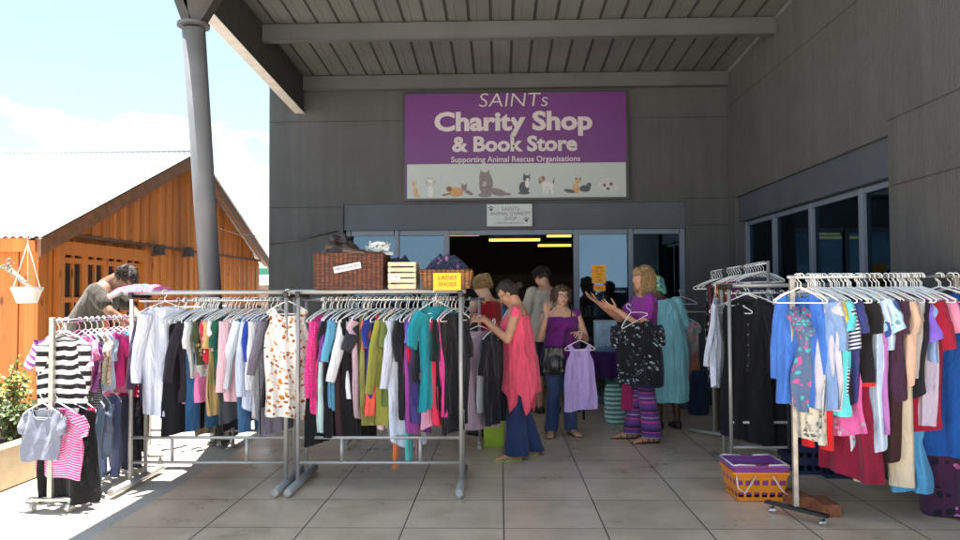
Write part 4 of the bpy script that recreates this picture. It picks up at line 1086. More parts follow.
E(817, 350, 'top', F(S(222, 196, 92)), 'yellow tee near the left end of the right rack', 't-shirt', sl=.16, ang=-50)
E(821, 408, 'top', F(S(184, 186, 200)), 'pale grey lilac tee beneath the yellow one', 't-shirt', sl=.1)
E(825, 448, 'trousers', F(S(214, 34, 44)), 'scarlet trousers hanging low under the aqua tunic', 'trousers', W=.13, top=-.3)
E(828, 409, 'top', F(S(96, 208, 220)), 'aqua tunic on the long right rack', 'top', sl=.18, ang=-48, W=.21, T=.04)
E(834, 404, 'top', F(S(34, 44, 84), 'hstripe', S(206, 210, 220), sc_=.42), 'navy and white striped top on the long right rack', 't-shirt', sl=.3, ang=-48)
E(840, 400, 'dress', F(S(26, 26, 34)), 'black dress between the striped and navy tops', 'dress')
E(845, 410, 'top', F(S(52, 60, 120)), 'navy blue polo on the long right rack', 'shirt', sl=.2, ang=-46, W=.21)
E(853, 434, 'skirt', F(S(204, 96, 160), 'splash', S(150, 150, 160), S(240, 190, 220), sc_=.8), 'pink paisley skirt low on the long right rack', 'skirt', W=.19, ang=-46, top=-.40)
E(858, 388, 'top', F(S(26, 24, 30)), 'black top edged with a red band on the long right rack', 'top', sl=.2, ang=-42, W=.22, trim=F(S(214, 40, 48)))
E(864, 476, 'skirt', F(S(124, 22, 52)), 'maroon skirt hanging low on the long right rack', 'skirt', W=.18, ang=-45, top=-.5)
E(869, 340, 'top', F(S(170, 206, 222), 'splash', S(110, 150, 170), S(220, 232, 236), sc_=.6), 'pale blue flowered blouse with short sleeves on the right rack', 'blouse', sl=.2, ang=-42, slang=24, W=.22, slw=.075)
E(872, 452, 'top', F(S(160, 184, 214), 'pin', S(200, 214, 232), sc_=.6), 'light blue striped long shirt on the right rack', 'shirt', ang=-46, sl=.3)
E(878, 425, 'dress', F(S(168, 110, 178)), 'orchid dress hem between blue shirt and brown dress', 'dress')
E(883, 340, 'top', F(S(50, 78, 150)), 'mid blue short top on the long right rack', 'top', sl=.15)
E(888, 462, 'dress', F(S(54, 32, 36)), 'long dark brown dress on the long right rack', 'dress', ang=-50, W=.21)
E(893, 400, 'top', F(S(60, 36, 60)), 'aubergine blouse behind the violet top', 'blouse', sl=.2)
E(900, 384, 'top', F(S(124, 98, 206)), 'violet asymmetric top on the long right rack', 'top', ang=-30, W=.235, sl=.26, slang=24, slw=.08)
E(897, 484, 'trousers', F(S(206, 196, 176)), 'cream wide trousers hanging lowest on the right rack', 'trousers', ang=-35, W=.2, top=-.35)
E(907, 385, 'top', F(S(196, 168, 150)), 'tan blouse right of the violet top', 'blouse', sl=.2)
E(912, 372, 'dress', F(S(178, 180, 184)), 'silver grey dress right of the tan blouse', 'dress')
E(917, 400, 'top', F(S(34, 34, 44)), 'black blouse left of the chambray tee', 'blouse')
E(922, 356, 'top', F(S(130, 160, 208)), 'chambray blue tee with frilled sleeve on the right rack', 't-shirt', ang=-42, sl=.18, slang=22, W=.2)
E(927, 430, 'dress', F(S(150, 24, 52)), 'crimson dress near the right end of the long rack', 'dress', ang=-48, sl=.3)
E(934, 425, 'top', F(S(176, 170, 196)), 'greyish lilac tunic near the right end of the long rack', 'top', W=.15)
E(938, 346, 'top', F(S(222, 140, 170)), 'rose pink blouse near the right end of the long rack', 'blouse', ang=-44, sl=.2)
E(951, 516, 'dress', F(S(70, 40, 70), 'splash', S(200, 110, 170), S(30, 26, 40), sc_=1.1), 'long purple flowered dress reaching the floor at the right edge', 'dress', ang=-44, W=.2, flare=.03)
E(941, 456, 'dress', F(S(26, 84, 166)), 'royal blue dress at the right edge', 'dress', ang=-30, W=.2)
E(956, 350, 'top', F(S(160, 30, 60)), 'wine red top last on the right rack', 'top', ang=-44, sl=.3)
rr = random.Random(19)
for k in range(22):
    u = rr.uniform(800, 952); hanger(V((P(u, 300, EY).x, EY, EZ)), R(-55 + rr.uniform(-14, 14)), RAILS['E']['hl'], RAILS['E']['hg'])

# ------------------------------------------------------------------ baskets, crate, piles
def wicker(name, colr):
    m, nt, b = new_mat(name); co = coord(nt, 'Object'); b.inputs['Roughness'].default_value = .6
    w1 = N(nt, 'ShaderNodeTexWave', wave_type='BANDS', bands_direction='Z'); w1.inputs['Scale'].default_value = 26; w1.inputs['Distortion'].default_value = 1.2; w1.inputs['Detail Scale'].default_value = 3
    ck = N(nt, 'ShaderNodeTexBrick'); ck.inputs['Scale'].default_value = 1; ck.inputs['Brick Width'].default_value = .055; ck.inputs['Row Height'].default_value = .010; ck.inputs['Mortar Smooth'].default_value = 1; ck.inputs['Mortar Size'].default_value = .0016
    mp = N(nt, 'ShaderNodeMapping'); mp.inputs['Rotation'].default_value = (PI / 2, 0, 0); nt.links.new(co, mp.inputs[0]); nt.links.new(mp.outputs[0], ck.inputs['Vector'])
    ck.inputs['Color1'].default_value = (*colr, 1); ck.inputs['Color2'].default_value = (*[c * .42 for c in colr], 1); ck.inputs['Mortar'].default_value = (*[c * .15 for c in colr], 1)
    w1.bands_direction = 'X'; w1.inputs['Scale'].default_value = 9; nt.links.new(co, w1.inputs[0])
    mm = N(nt, 'ShaderNodeMixRGB', blend_type='MULTIPLY'); mm.inputs[0].default_value = 1; nt.links.new(ck.outputs[0], mm.inputs[1])
    nt.links.new(ramp(nt, w1.outputs[1], [(.15, (.45, .42, .4)), (.6, (1.1, 1.1, 1.1))]), mm.inputs[2]); nt.links.new(mm.outputs[0], b.inputs['Base Color'])
    inv = N(nt, 'ShaderNodeMath', operation='SUBTRACT'); inv.inputs[0].default_value = 1; nt.links.new(ck.outputs['Fac'], inv.inputs[1])
    bump(nt, b, inv.outputs[0], .9, .008); return m
def basket(t, x0, x1, y0, y1, z0, z1, mat, name='basket_body', flare=.02, th=.018):
    B = MB()
    def ring(z, g, i): return [(x0 - g + i, y0 - g + i, z), (x1 + g - i, y0 - g + i, z), (x1 + g - i, y1 + g - i, z), (x0 - g + i, y1 + g - i, z)]
    vs = ring(z0, 0, 0) + ring(z1, flare, 0) + ring(z1, flare, th) + ring(z0 + .02, 0, th)
    fs = [(3, 2, 1, 0)]
    for a in (0, 4, 8): fs += [(a + i, a + (i + 1) % 4, a + 4 + (i + 1) % 4, a + 4 + i) for i in range(4)]
    fs.append((12, 13, 14, 15)); B.add(vs, fs); o = B.build(name, mat, t)
    H = MB(); H.tube([V(p) + V((0, 0, 0)) for p in ring(z1, flare, th / 2)] + [V(ring(z1, flare, th / 2)[0])], .013, 8); H.build('rim', mat, t, smooth=True)
    return o
MPAPER = plain('paper_white', (.74, .74, .76), .7, var=.03); MINK = plain('ink', (.03, .03, .08), .6); MYEL = plain('paper_yellow', (.90, .48, .01), .6, var=.05)
def pile(name, cx, cy_, z0, sx_, sy_, h, mat, label, cat, seed, group=None, parent=None, n=3):
    """crumpled heap of cloth"""
    o_ = V((seed * 3.1, seed * 1.7, 0)); B = MB()
    def fn(a, b):
        th = a * 2 * PI; r = b ** .7
        x = math.cos(th) * r; y = math.sin(th) * r
        nz = noise.fractal(V((x * 2.6, y * 2.6, 0)) + o_, 1.1, 2.2, 3); rg = abs(noise.noise(V((x * 3.1, y * 3.1, 2)) + o_))
        e = 1 + .18 * noise.noise(V((math.cos(th) * 1.8, math.sin(th) * 1.8, 1)) + o_)
        zz = h * (1 - r ** 2.6) * (.85 + .28 * nz + .25 * (rg - .3)); zz = max(zz, 0.004) if b < 1 else 0
        return V((cx + x * sx_ * e, cy_ + y * sy_ * e, z0 + zz))
    B.grid(fn, 48, 22, lambda a, b: (math.cos(a * 6.283) * b * .5, math.sin(a * 6.283) * b * .5))
    o = B.build(name, mat, parent, smooth=True, origin=(cx, cy_, z0) if parent is None else None)
    if parent is None: tag(o, label, cat, group)
    return o
RT = ZT + .018
bx0, bx1 = P(313, 290, YF - .02).x, P(375, 290, YF - .02).x
t = thing('wicker_basket', ((bx0 + bx1) / 2, RY, RT), 'large dark brown wicker hamper with a tilted paper label on the rack top', 'basket', 'containers on top of the middle rack')
hz_ = P(345, 254, YF - .05).z
basket(t, bx0 + .012, bx1 + .06, YF - .04, YB + .10, RT, hz_, wicker('wicker_dark', (.20, .055, .022)), 'basket_body', flare=.004)
lp = P(347, 267.5, YF - .075)
pl_ = MB().box((lp.x, YF - .066, lp.z), (.205, .003, .047), rot=Matrix.Rotation(R(-11), 3, 'Y')).build('paper_label', MPAPER, t)
text('lettering', 'MENS SHOES', .032, MINK, t, V((lp.x, YF - .070, lp.z)), ry=R(11), ext=.0005)
MLB = plain('leather_brown', (.045, .025, .018), .4, var=.4, bmp=.5, bscale=15)
def shoe(x, y, z, rz, mat, label, sz=.26, group='shoes heaped on the hamper', tilt=0):
    M = Matrix.Translation((x, y, z)) @ Matrix.Rotation(rz, 4, 'Z') @ Matrix.Rotation(tilt, 4, 'X'); B = MB(); rings = []
    for t_, w_, h0, h1 in ((0, .018, .01, .06), (.06, .03, .0, .085), (.25, .036, 0, .085), (.45, .036, 0, .06), (.65, .044, 0, .05), (.85, .042, 0, .04), (.97, .025, 0, .03), (1, .006, .008, .02)):
        c = V((0, t_ * sz, (h0 + h1) / 2)); rings.append((M @ c, (M.to_3x3() @ V((w_, 0, 0))), (M.to_3x3() @ V((0, 0, (h1 - h0) / 2)))))
    B.loft(rings, 12); o = B.build('shoe', mat, None, smooth=True, origin=(x, y, z)); return tag(o, label, 'shoe', group)
hx = lambda u: P(u, 250, RY).x
pile('cloth_bag', hx(342), RY, hz_ - .05, .19, .11, .20, MLB, 'crumpled dark brown leather bag on the wicker hamper', 'bag', 3)
shoe(hx(328), RY - .06, hz_ + .015, R(-75), MLB, 'dark brown shoe tipped on the left of the hamper heap', tilt=.1, sz=.2)
shoe(hx(346), RY - .13, hz_ - .01, R(-95), MLB, 'flat brown shoe at the front edge of the hamper heap', sz=.2)
shoe(hx(332), RY + .03, hz_ + .07, R(-60), MBK, 'black shoe on top of the hamper heap', tilt=.35, sz=.16)
# white strappy sandals: loops
t = thing('sandal', (hx(377), RY, hz_), 'tangle of white strappy sandals at the right end of the hamper', 'shoe')
B = MB(); rr = random.Random(4); c_ = V((hx(378), RY - .02, hz_ + .055))
for k in range(16):
    a0 = rr.uniform(0, 6.28); pts = [c_ + V((rr.gauss(0, .012) + .095 * math.cos(a0 + j * .5) * (1 - .03 * k), .05 * math.sin(a0 + j * .5), .035 * math.sin(j * .9 + a0) + rr.gauss(0, .006))) for j in range(9)]
    B.tube(pts, .0075, 6, flat=.5)
B.build('strap', plain('white_leather', (.66, .68, .66), .5), t, smooth=True)
MB().tube([c_ + V((-.11, 0, -.045)), c_ + V((0, .02, -.035)), c_ + V((.12, 0, -.045))], .02, 8, flat=.4).build('sole', plain('white_leather', (.66, .68, .66), .5), t, smooth=True)
# slatted crate
cx0, cx1 = P(390, 290, YF).x, P(415, 290, YF).x; cz1 = P(400, 263, YF).z
MPW = plain('pale_wood', (.55, .50, .33), .6, var=.15, nscale=14)
t = thing('slatted_crate', ((cx0 + cx1) / 2, RY, RT), 'pale slatted wooden crate with a small paper label beside the hamper', 'crate', 'containers on top of the middle rack')
for y in (YF - .03, YB + .03):
    for k in range(5):
        z = RT + .02 + k * (cz1 - RT - .03) / 4; MB().bx(cx0 - .01, cx1 + .01, y - .005, y + .005, z - .015, z + .015).build('slat', MPW, t)
for x in (cx0, cx1):
    MB().bx(x - .006, x + .006, YF - .024, YB + .024, RT, cz1).build('side_panel', MPW, t)
MB().bx(cx0 + .006, cx1 - .006, YF - .024, YB + .024, RT, RT + .01).build('bottom_panel', MPW, t)
lp = P(394, 277, YF - .05); MB().box((lp.x, YF - .037, lp.z), (.09, .003, .04)).build('paper_label', MPAPER, t)
text('lettering', 'SOCKS', .026, MINK, t, V((lp.x, YF - .0395, lp.z)), ext=.0005)
pile('folded_cloth', (cx0 + cx1) / 2 - .03, RY, cz1 - .04, .12, .10, .10, F(S(28, 32, 56)), 'navy cloth bundle spilling over the slatted crate', 'cloth', 7)
# orange brown basket with yellow sign
ox0, ox1 = P(423, 290, YF).x, P(470, 290, YF).x; oz1 = P(440, 271, YF).z
t = thing('wicker_basket', ((ox0 + ox1) / 2, RY, RT), 'orange brown wicker basket carrying a yellow paper sign', 'basket', 'containers on top of the middle rack')
basket(t, ox0, ox1, YF - .03, YB + .06, RT, oz1, wicker('wicker_orange', (.36, .14, .035)))
sp = P(447, 281.5, YF - .06); MB().box((sp.x, YF - .056, sp.z), (.205, .003, .128)).build('yellow_sign', MYEL, t)
for k_, wd in enumerate(('LADIES', 'SHOES')): text('lettering', wd, .045, plain('ink_brown', (.15, .05, .0), .6), t, V((sp.x, YF - .059, sp.z + .026 - .048 * k_)), ext=.0005, shear=.2)
pile('clothes_pile', (ox0 + ox1) / 2, RY + .01, oz1 - .03, .20, .13, .17, F(S(44, 48, 74), 'splash', S(150, 100, 140), S(20, 22, 40), sc_=1.3), 'navy and mauve heap of clothes in the orange brown basket', 'clothes', 5)
# pink crochet cloth on left rack
cp = P(144, 288, RY)
pile('crochet_cloth', cp.x, RY, RT - .01, .25, .15, .065, F(S(224, 60, 140), 'dots', S(246, 190, 220), sc_=.55), 'pink and white crochet cloth draped on the left rack top', 'cloth', 11)
kx = P(118, 295, YF).x
tag(MB().tube([(kx - .04, YF - .06, ZT - .03), (kx + .05, YF + .08, ZT + .03)], .022, 10).build('rail_clamp', MRK, None, smooth=True, origin=(kx, YF, ZT)), 'short grey tube clamp at the left end of the front rack rails', 'clamp')

# shopping basket, brick, crates --------------------------------------------------
MOR = plain('orange_plastic', (.80, .26, .02), .35, var=.05); MPU = plain('purple_plastic', (.26, .06, .30), .35, var=.05)
def shop_basket(x0, x1, y0, y1, z0, z1, mat, t, flare=.03):
    """perforated moulded basket: walls built of bars round rectangular openings"""
    def cornerpt(z):
        k = (z - z0) / (z1 - z0); g = flare * k; return x0 - g, x1 + g, y0 - g, y1 + g
    B = MB(); th = .004
    def wallstrip(za, zb, a0, a1, side):
        vs = []
        for z in (za, zb):
            X0, X1, Y0_, Y1_ = cornerpt(z)
            for o_ in (0, th):
                for q in (a0, a1):
                    if side == 0: vs.append((X0 + (X1 - X0) * q, Y0_ + o_, z))
                    elif side == 1: vs.append((X0 + (X1 - X0) * q, Y1_ - o_, z))
                    elif side == 2: vs.append((X0 + o_, Y0_ + (Y1_ - Y0_) * q, z))
                    else: vs.append((X1 - o_, Y0_ + (Y1_ - Y0_) * q, z))
        B.add(vs, [(0, 1, 3, 2), (4, 6, 7, 5), (0, 4, 5, 1), (2, 3, 7, 6), (0, 2, 6, 4), (1, 5, 7, 3)])
    hts = [0, .14, .32, .58, .76, 1.0]; zsl = [z0 + (z1 - z0) * h for h in hts]
    for side in range(4):
        nb_ = 6 if side < 2 else 4
        for i in range(5):
            if i in (1, 3):
                for k in range(nb_ + 1):
                    c = k / nb_; w = .16 / nb_ if 0 < k < nb_ else .12 / nb_
                    wallstrip(zsl[i], zsl[i + 1], max(0, c - w), min(1, c + w), side)
            else: wallstrip(zsl[i], zsl[i + 1], 0, 1, side)
    B.build('basket_body', mat, t)
    X0, X1, Y0_, Y1_ = cornerpt(z1)
    MB().bx(x0, x1, y0, y1, z0 - .0, z0 + .005).build('basket_floor', mat, t)
    R_ = MB(); q = [(X0, Y0_), (X1, Y0_), (X1, Y1_), (X0, Y1_), (X0, Y0_)]
    R_.tube([(a, b_, z1) for a, b_ in q], .011, 8); R_.build('rim', mat, t)
    return X0, X1, Y0_, Y1_
sb0, sb1 = G(737, 497), G(784, 503); by0 = min(sb0.y, sb1.y) - .0
x0, x1 = P(738, 500, by0).x, P(783, 500, by0).x
zr_ = P(760, 474, by0 - .03).z
t = thing('shopping_basket', ((x0 + x1) / 2, by0 + .14, .01), 'orange perforated plastic shopping basket with purple one nested in it', 'basket', 'shopping baskets on the floor')
X0, X1, Y0_, Y1_ = shop_basket(x0, x1, by0, by0 + .27, .012, zr_, MOR, t)
MWP2 = plain('handle_white', (.66, .60, .58), .4)
MB().tube([(X0 + .01, Y0_ - .01, zr_ - .01), (X0 + .015, Y0_ - .025, zr_ - .09), (X0 + .06, Y0_ - .03, zr_ - .125), ((x0 + x1) / 2 - .045, Y0_ - .02, zr_ - .01)], .005, 7).build('handle', MWP2, t, smooth=True)
MB().tube([((x0 + x1) / 2 + .07, Y0_ - .02, zr_ - .01), (X1 - .06, Y0_ - .03, zr_ - .10), (X1 - .02, Y0_ - .025, zr_ - .135)], .005, 7).build('handle', MWP2, t, smooth=True)
t = thing('shopping_basket', ((x0 + x1) / 2, by0 + .14, zr_ - .1), 'purple shopping basket stacked inside the orange one', 'basket', 'shopping baskets on the floor')
z2 = zr_ + .045
a_, b_, c_, d_ = shop_basket(x0 + .0, x1 - .0, by0 + .005, by0 + .265, zr_ - .15, z2, MPU, t, flare=.034)
for sgn, yy in ((1, c_), (1, d_)):
    MB().tube([(a_, yy, z2 + .01), (a_ + .03, yy - .006, z2 + .018), ((a_ + b_) / 2 - .04, yy - .006, z2 + .014)], .0065, 7).build('handle', MWP2, t, smooth=True)
    MB().tube([((a_ + b_) / 2 + .05, yy - .006, z2 + .014), (b_ - .03, yy - .006, z2 + .018), (b_, yy, z2 + .01)], .0065, 7).build('handle', MWP2, t, smooth=True)
for xx in (a_, b_): MB().tube([(xx, c_, z2 + .01), (xx, d_, z2 + .01)], .0065, 7).build('handle', MWP2, t, smooth=True)
MBRK = plain('clay_brick', (.30, .10, .045), .85, var=.3, nscale=30, bmp=.9, bscale=90)
g0, g1 = G(806, 503), G(842, 527)
c_ = (g0 + g1) / 2; a_ = math.atan2(g1.y - g0.y, g1.x - g0.x)
tag(MB().box((0, 0, 0), (.24, .115, .075)).build('brick', MBRK, None, bevel=.004), 'red clay brick nearest the viewer holding down the rack base', 'brick', 'bricks on the rack base')
bo = bpy.data.objects['brick']; bo.location = (c_.x + .02, c_.y + .03, .047); bo.rotation_euler = (0, 0, a_)
bo2 = bo.copy(); C.objects.link(bo2); bo2.location = (c_.x - .09, c_.y + .21, .047); bo2.rotation_euler = (0, 0, a_ + .12); tag(bo2, 'red clay brick farther back, partly behind the rack post', 'brick', 'bricks on the rack base')
# navy crates below the right rack
MNV = plain('navy_plastic', (.018, .03, .085), .45)
for k, (u, v) in enumerate(((822, 476), (852, 480))):
    p = G(u, v); t = thing('plastic_crate', (p.x, p.y + .2, 0), ['dark navy plastic crate on the floor behind the red trousers', 'dark navy plastic crate on the floor behind the maroon skirt'][k], 'crate', 'navy crates under the right rack')
    shop_basket(p.x - .19, p.x + .19, p.y, p.y + .4, .01, .24, MNV, t, flare=.015)
E(926, 491, 'skirt', F(S(84, 160, 214)), 'bright sky blue skirt hem hanging lowest beside the purple flowered dress', 'skirt', W=.11, top=-.9, ang=-35, T=.04)

# ------------------------------------------------------------------ signs
sg0, sg1 = P(403, 201, WY - .05), P(628, 90, WY - .05)
s_ = thing('shop_sign', ((sg0.x + sg1.x) / 2, WY - .03, sg0.z), 'large purple charity shop signboard with row of pets along its white foot', 'sign')
MSP = plain('sign_purple', (.095, .014, .135), .45, var=.06, nscale=1); MSW = plain('sign_white', (.34, .38, .38), .45, var=.03); MST = plain('sign_text', (.44, .40, .43), .5, var=.02)
MB().bx(sg0.x, sg1.x, WY - .05, WY - .002, sg0.z, sg1.z).build('frame', MBK, s_)
xi0, xi1 = sg0.x + .03, sg1.x - .03; zi0, zi1 = sg0.z + .03, sg1.z - .02; zsplit = P(515, 164, WY).z
MB().bx(xi0, xi1, WY - .053, WY - .0505, zsplit, zi1).build('purple_panel', MSP, s_)
MB().bx(xi0 + .025, xi1 - .01, WY - .053, WY - .0505, zi0, zsplit - .001).build('white_panel', MSW, s_)
MB().bx(xi0, xi0 + .024, WY - .053, WY - .0505, zi0, zsplit - .001).build('purple_edge', MSP, s_)
ty = WY - .056
def tx(body, u, v, size, off, **kw): return text('lettering', body, size, MST, s_, V((P(u, v, ty).x, ty, P(u, v, ty).z)), off=off, ext=.001, **kw)
tx('SAINTs', 513, 100.5, .262, -.003, shear=.12, sx=1.12)
tx('Charity Shop', 513, 122, .335, .0125, sx=1.16)
tx('& Book Store', 514.5, 144.5, .27, .0095, sx=1.085)
tx('Supporting Animal Rescue Organisations', 515.5, 159.3, .103, .0016, sx=.99)
def sil(shapes, col, label):
    """flat printed animal, made of joined discs and polygons"""
    B = MB()
    for k, sh_ in enumerate(shapes):
        yy = ty + .0004 + .0002 * (len(shapes) - k) if sh_[-1] is None else ty + .0016 - .00025 * k
        if len(sh_) == 6 and not isinstance(sh_[0], (list, tuple)):
            u, v, ru, rv, rot, ci = sh_
            B.cur = ci or 0; c = P(u, v, ty); n = 16; sca = (WY) / FPX
            vs = [V((c.x + sca * (ru * math.cos(q) * math.cos(rot) - rv * math.sin(q) * math.sin(rot)), yy, c.z + sca * (ru * math.cos(q) * math.sin(rot) + rv * math.sin(q) * math.cos(rot)))) for q in [2 * PI * i / n for i in range(n)]]
            B.add(vs, [tuple(range(n))])
        else:
            pts, ci = sh_; B.cur = ci or 0
            vs = [V((P(a, b, ty).x, yy, P(a, b, ty).z)) for a, b in pts]; B.add(vs, [tuple(range(len(pts)))])
    o = B.build('pet_picture', [plain('pet_%g_%g_%g' % c, c, .6, var=.25, nscale=60) for c in col], s_); o['label'] = label
TAN = (.42, .26, .13); WHT = (.48, .49, .48); BLK = (.04, .04, .045); GRY = (.16, .14, .15); BRN = (.16, .08, .05); LGR = (.30, .30, .30)
sil([(415.5, 192, 2.3, 5, .15, 0), (414, 184.5, 1.8, 2.2, 0, 0), ([(412.2, 184), (411.5, 180.5), (413.8, 183)], 0), ([(414.6, 183), (415.6, 179), (416, 183.5)], 0), (417.5, 196, 2.2, 1.6, 0, 0)], [TAN], 'upright ginger kitten printed first in the row')
sil([(430.5, 192, 3.2, 5.5, 0, 0), (430.5, 182, 4.2, 3.8, 0, 0), (427.3, 183, 1.3, 3, .3, 1), (434, 182.5, 1.5, 3.2, -.3, 1), (430.5, 178.6, 3.2, 1.2, 0, 1), (430.3, 184, .8, .7, 0, 2)], [WHT, LGR, BLK], 'shaggy white and grey puppy')
sil([(456, 192, 7.5, 4.8, 0, 0), (449, 189, 2.8, 2.8, 0, 1), (446, 194.5, 4.5, 1.0, .2, 1), (464, 187.5, 2.8, 2.8, 0, 2), ([(461.5, 186), (461, 183), (463.5, 185)], 2), ([(465, 185), (467, 182.6), (466.8, 186.5)], 2), (468.5, 192.5, 5, 2.0, -.5, 2)], [(.42, .22, .09), BRN, GRY], 'orange cat lying with a tabby kitten')
sil([(486, 184, 7, 12, 0, 0), (484.5, 178, 5.5, 6, 0, 0), ([(479.5, 176), (480.5, 169.5), (484, 174)], 0), ([(485.5, 174), (489, 169.5), (490, 176)], 0), (497, 192, 9, 3.6, -.25, 0), (506, 194, 5.5, 1.5, -.1, 0), (485, 195, 7, 2.3, 0, 0), (484.5, 184, 2.0, 2.6, 0, 1)], [GRY, LGR], 'large shaggy dark dog lying down')
sil([(524, 188, 5, 6.5, .1, 0), (526.5, 178.5, 3.6, 3.4, 0, 0), ([(523.2, 177), (523.5, 173), (526, 176)], 0), ([(527.5, 176), (530, 173.3), (530, 177.5)], 0), (527.2, 183.5, 2.2, 4.5, 0, 1), (527.5, 179.5, 1.6, 1.5, 0, 1), (524, 193, 6, 1.5, 0, 0)], [(.05, .06, .07), WHT], 'black and white cat sitting')
sil([(547.5, 185.5, 6.0, 3.6, -.1, 0), (541.5, 179.5, 3.2, 2.9, 0, 1), (540, 182, 1.4, 1.6, 0, 2), (543.5, 178, 1.3, 2.2, .5, 2), ([(542.5, 187), (544.5, 187), (544.3, 195), (543, 195)], 0), ([(546, 188), (547.5, 188), (547.4, 194), (546.2, 194)], 0), ([(551, 187), (553, 187), (553.4, 195), (552, 195)], 0), ([(552.5, 183), (553.8, 178), (554.6, 178.4), (553.8, 184)], 2)], [WHT, (.30, .22, .17), BRN], 'small white terrier with brown head standing')
sil([(576, 188.5, 3.6, 5.0, .2, 0), (578, 181, 2.9, 2.7, 0, 0), ([(575.6, 180), (575.4, 176.8), (578, 179)], 1), ([(578.6, 179), (581.4, 176.8), (581, 180.4)], 1), (569.5, 191, 5.5, 1.8, -.2, 2), (585, 188.5, 5.5, 3.5, 0, 2), (589, 185, 2.3, 2.6, 0, 2)], [TAN, BRN, (.06, .06, .075)], 'cream cat between dark kittens')
sil([(608, 185.5, 9, 7.0, 0, 0), (600.5, 187, 2.6, 4.6, 0, 0), (616, 187, 2.6, 4.6, 0, 0), (604.5, 185, 1.4, 1.5, .4, 1), (611, 184, 1.5, 1.9, .2, 1), (608, 188.6, 1.6, 1.4, 0, 1)], [(.40, .41, .41), (.06, .055, .05)], 'fluffy white dog face')
# small white sign
q0, q1 = P(487, 226.5, WY), P(532, 204, WY)
s2 = thing('small_sign', ((q0.x + q1.x) / 2, WY, q0.z), 'small white handwritten board with two paw prints on the lintel', 'sign')
MB().bx(q0.x, q1.x, WY - .012, WY + .029, q0.z, q1.z).build('board', plain('board_white', (.40, .45, .46), .5, var=.05), s2)
MPN = plain('pencil', (.12, .12, .13), .6)
def t2_(body, v, size, off=0): text('lettering', body, size, MPN, s2, V((P(510, v, WY).x, WY - .0135, P(510, v, WY).z)), ext=.0005, shear=.15, off=off)
t2_('SAINTs', 209, .075); t2_('ANIMAL CHARITY', 213.8, .066); t2_('SHOP', 218.8, .066); t2_('SUPPORTING ANIMAL RESCUE', 223.2, .028)
for u, v in ((491, 209), (526.5, 220)):
    c = P(u, v, WY); B = MB()
    B.tube([(c.x, WY - .012, c.z - .008), (c.x, WY - .0135, c.z - .008)], .019, 14)
    for k in range(4):
        a = R(35 + 37 * k); B.tube([(c.x + .032 * math.cos(a), WY - .012, c.z + .028 * math.sin(a)), (c.x + .032 * math.cos(a), WY - .0135, c.z + .028 * math.sin(a))], .0085, 10)
    B.build('paw_print', MBK, s2)
# orange notices on the glass
for k, (u0_, v0_, u1_, v1_) in enumerate(((592, 265, 605.5, 283.5), (593.5, 285, 605.5, 291))):
    a, b_ = P(u0_, v1_, SF - .01), P(u1_, v0_, SF - .01)
    t = thing('notice', ((a.x + b_.x) / 2, SF, a.z), ['larger orange paper notice taped to the shop glass', 'small orange paper strip just below the larger notice'][k], 'notice', 'orange notices on the glass')
    MB().bx(a.x, b_.x, SF - .008, SF - .005, a.z, b_.z).build('sheet', plain('paper_orange', (.95, .40, .01), .6, var=.05), t)
    n_l = 5 if k == 0 else 1
    for i in range(n_l):
        zz = b_.z - (b_.z - a.z) * (i + .8) / (n_l + .6)
        text('lettering', ['OPEN', 'TUES - SAT', '9 AM', 'TO', '1 PM'][i] if k == 0 else 'SALE', .036, plain('ink_red', (.3, .08, .0), .6), t, V(((a.x + b_.x) / 2, SF - .0095, zz)), ext=.0004)
# cable with lamp along the wall above the racks
tag(MB().tube([P(269, 244, WY - .03), P(300, 240, WY - .03), P(338, 231, WY - .03)], .008, 6).build('wall_cable', MBK, None, smooth=True, origin=P(300, 240, WY)), 'thin black cable sagging across the wall left of the shop front', 'cable')
# ------------------------------------------------------------------ people
def remesh(mb, name, mat, parent, vox=.0075, sm=3, fold=0, seed=0, fscale=(14, 14, 3.5), keep=None):
    """fuse overlapping closed pieces into one continuous surface"""
    me = bpy.data.meshes.new('tmp'); me.from_pydata([tuple(p) for p in mb.v], [], mb.f)
    o = bpy.data.objects.new('tmp', me); C.objects.link(o)
    bm = bmesh.new(); bm.from_mesh(me); bmesh.ops.recalc_face_normals(bm, faces=bm.faces); bm.to_mesh(me); bm.free()
    m1 = o.modifiers.new('r', 'REMESH'); m1.mode = 'VOXEL'; m1.voxel_size = vox
    m2 = o.modifiers.new('s', 'SMOOTH'); m2.iterations = sm; m2.factor = .5
    bpy.context.view_layer.update()
    nm = bpy.data.meshes.new_from_object(o.evaluated_get(bpy.context.evaluated_depsgraph_get()))
    bpy.data.objects.remove(o); bpy.data.meshes.remove(me)
    nm.name = name
    if fold:
        nr = [v.normal.copy() for v in nm.vertices]; so = V((seed * 2.3, seed * 1.1, seed * .7))
        for v, n_ in zip(nm.vertices, nr):
            p = v.co; q = V((p.x * fscale[0], p.y * fscale[1], p.z * fscale[2])) + so
            v.co = p + n_ * (fold * (noise.noise(q) + .5 * noise.noise(q * 2.3)))
    ul = nm.uv_layers.new(name='UVMap')
    co = [v.co for v in nm.vertices]
    for lp in nm.loops: c = co[lp.vertex_index]; ul.data[lp.index].uv = (c.x + .8 * c.y, c.z)
    nm.transform(pmat(parent).inverted()); nm.materials.clear(); nm.materials.append(mat); nm.shade_smooth()
    o = bpy.data.objects.new(name, nm); C.objects.link(o); o.parent = parent; return o
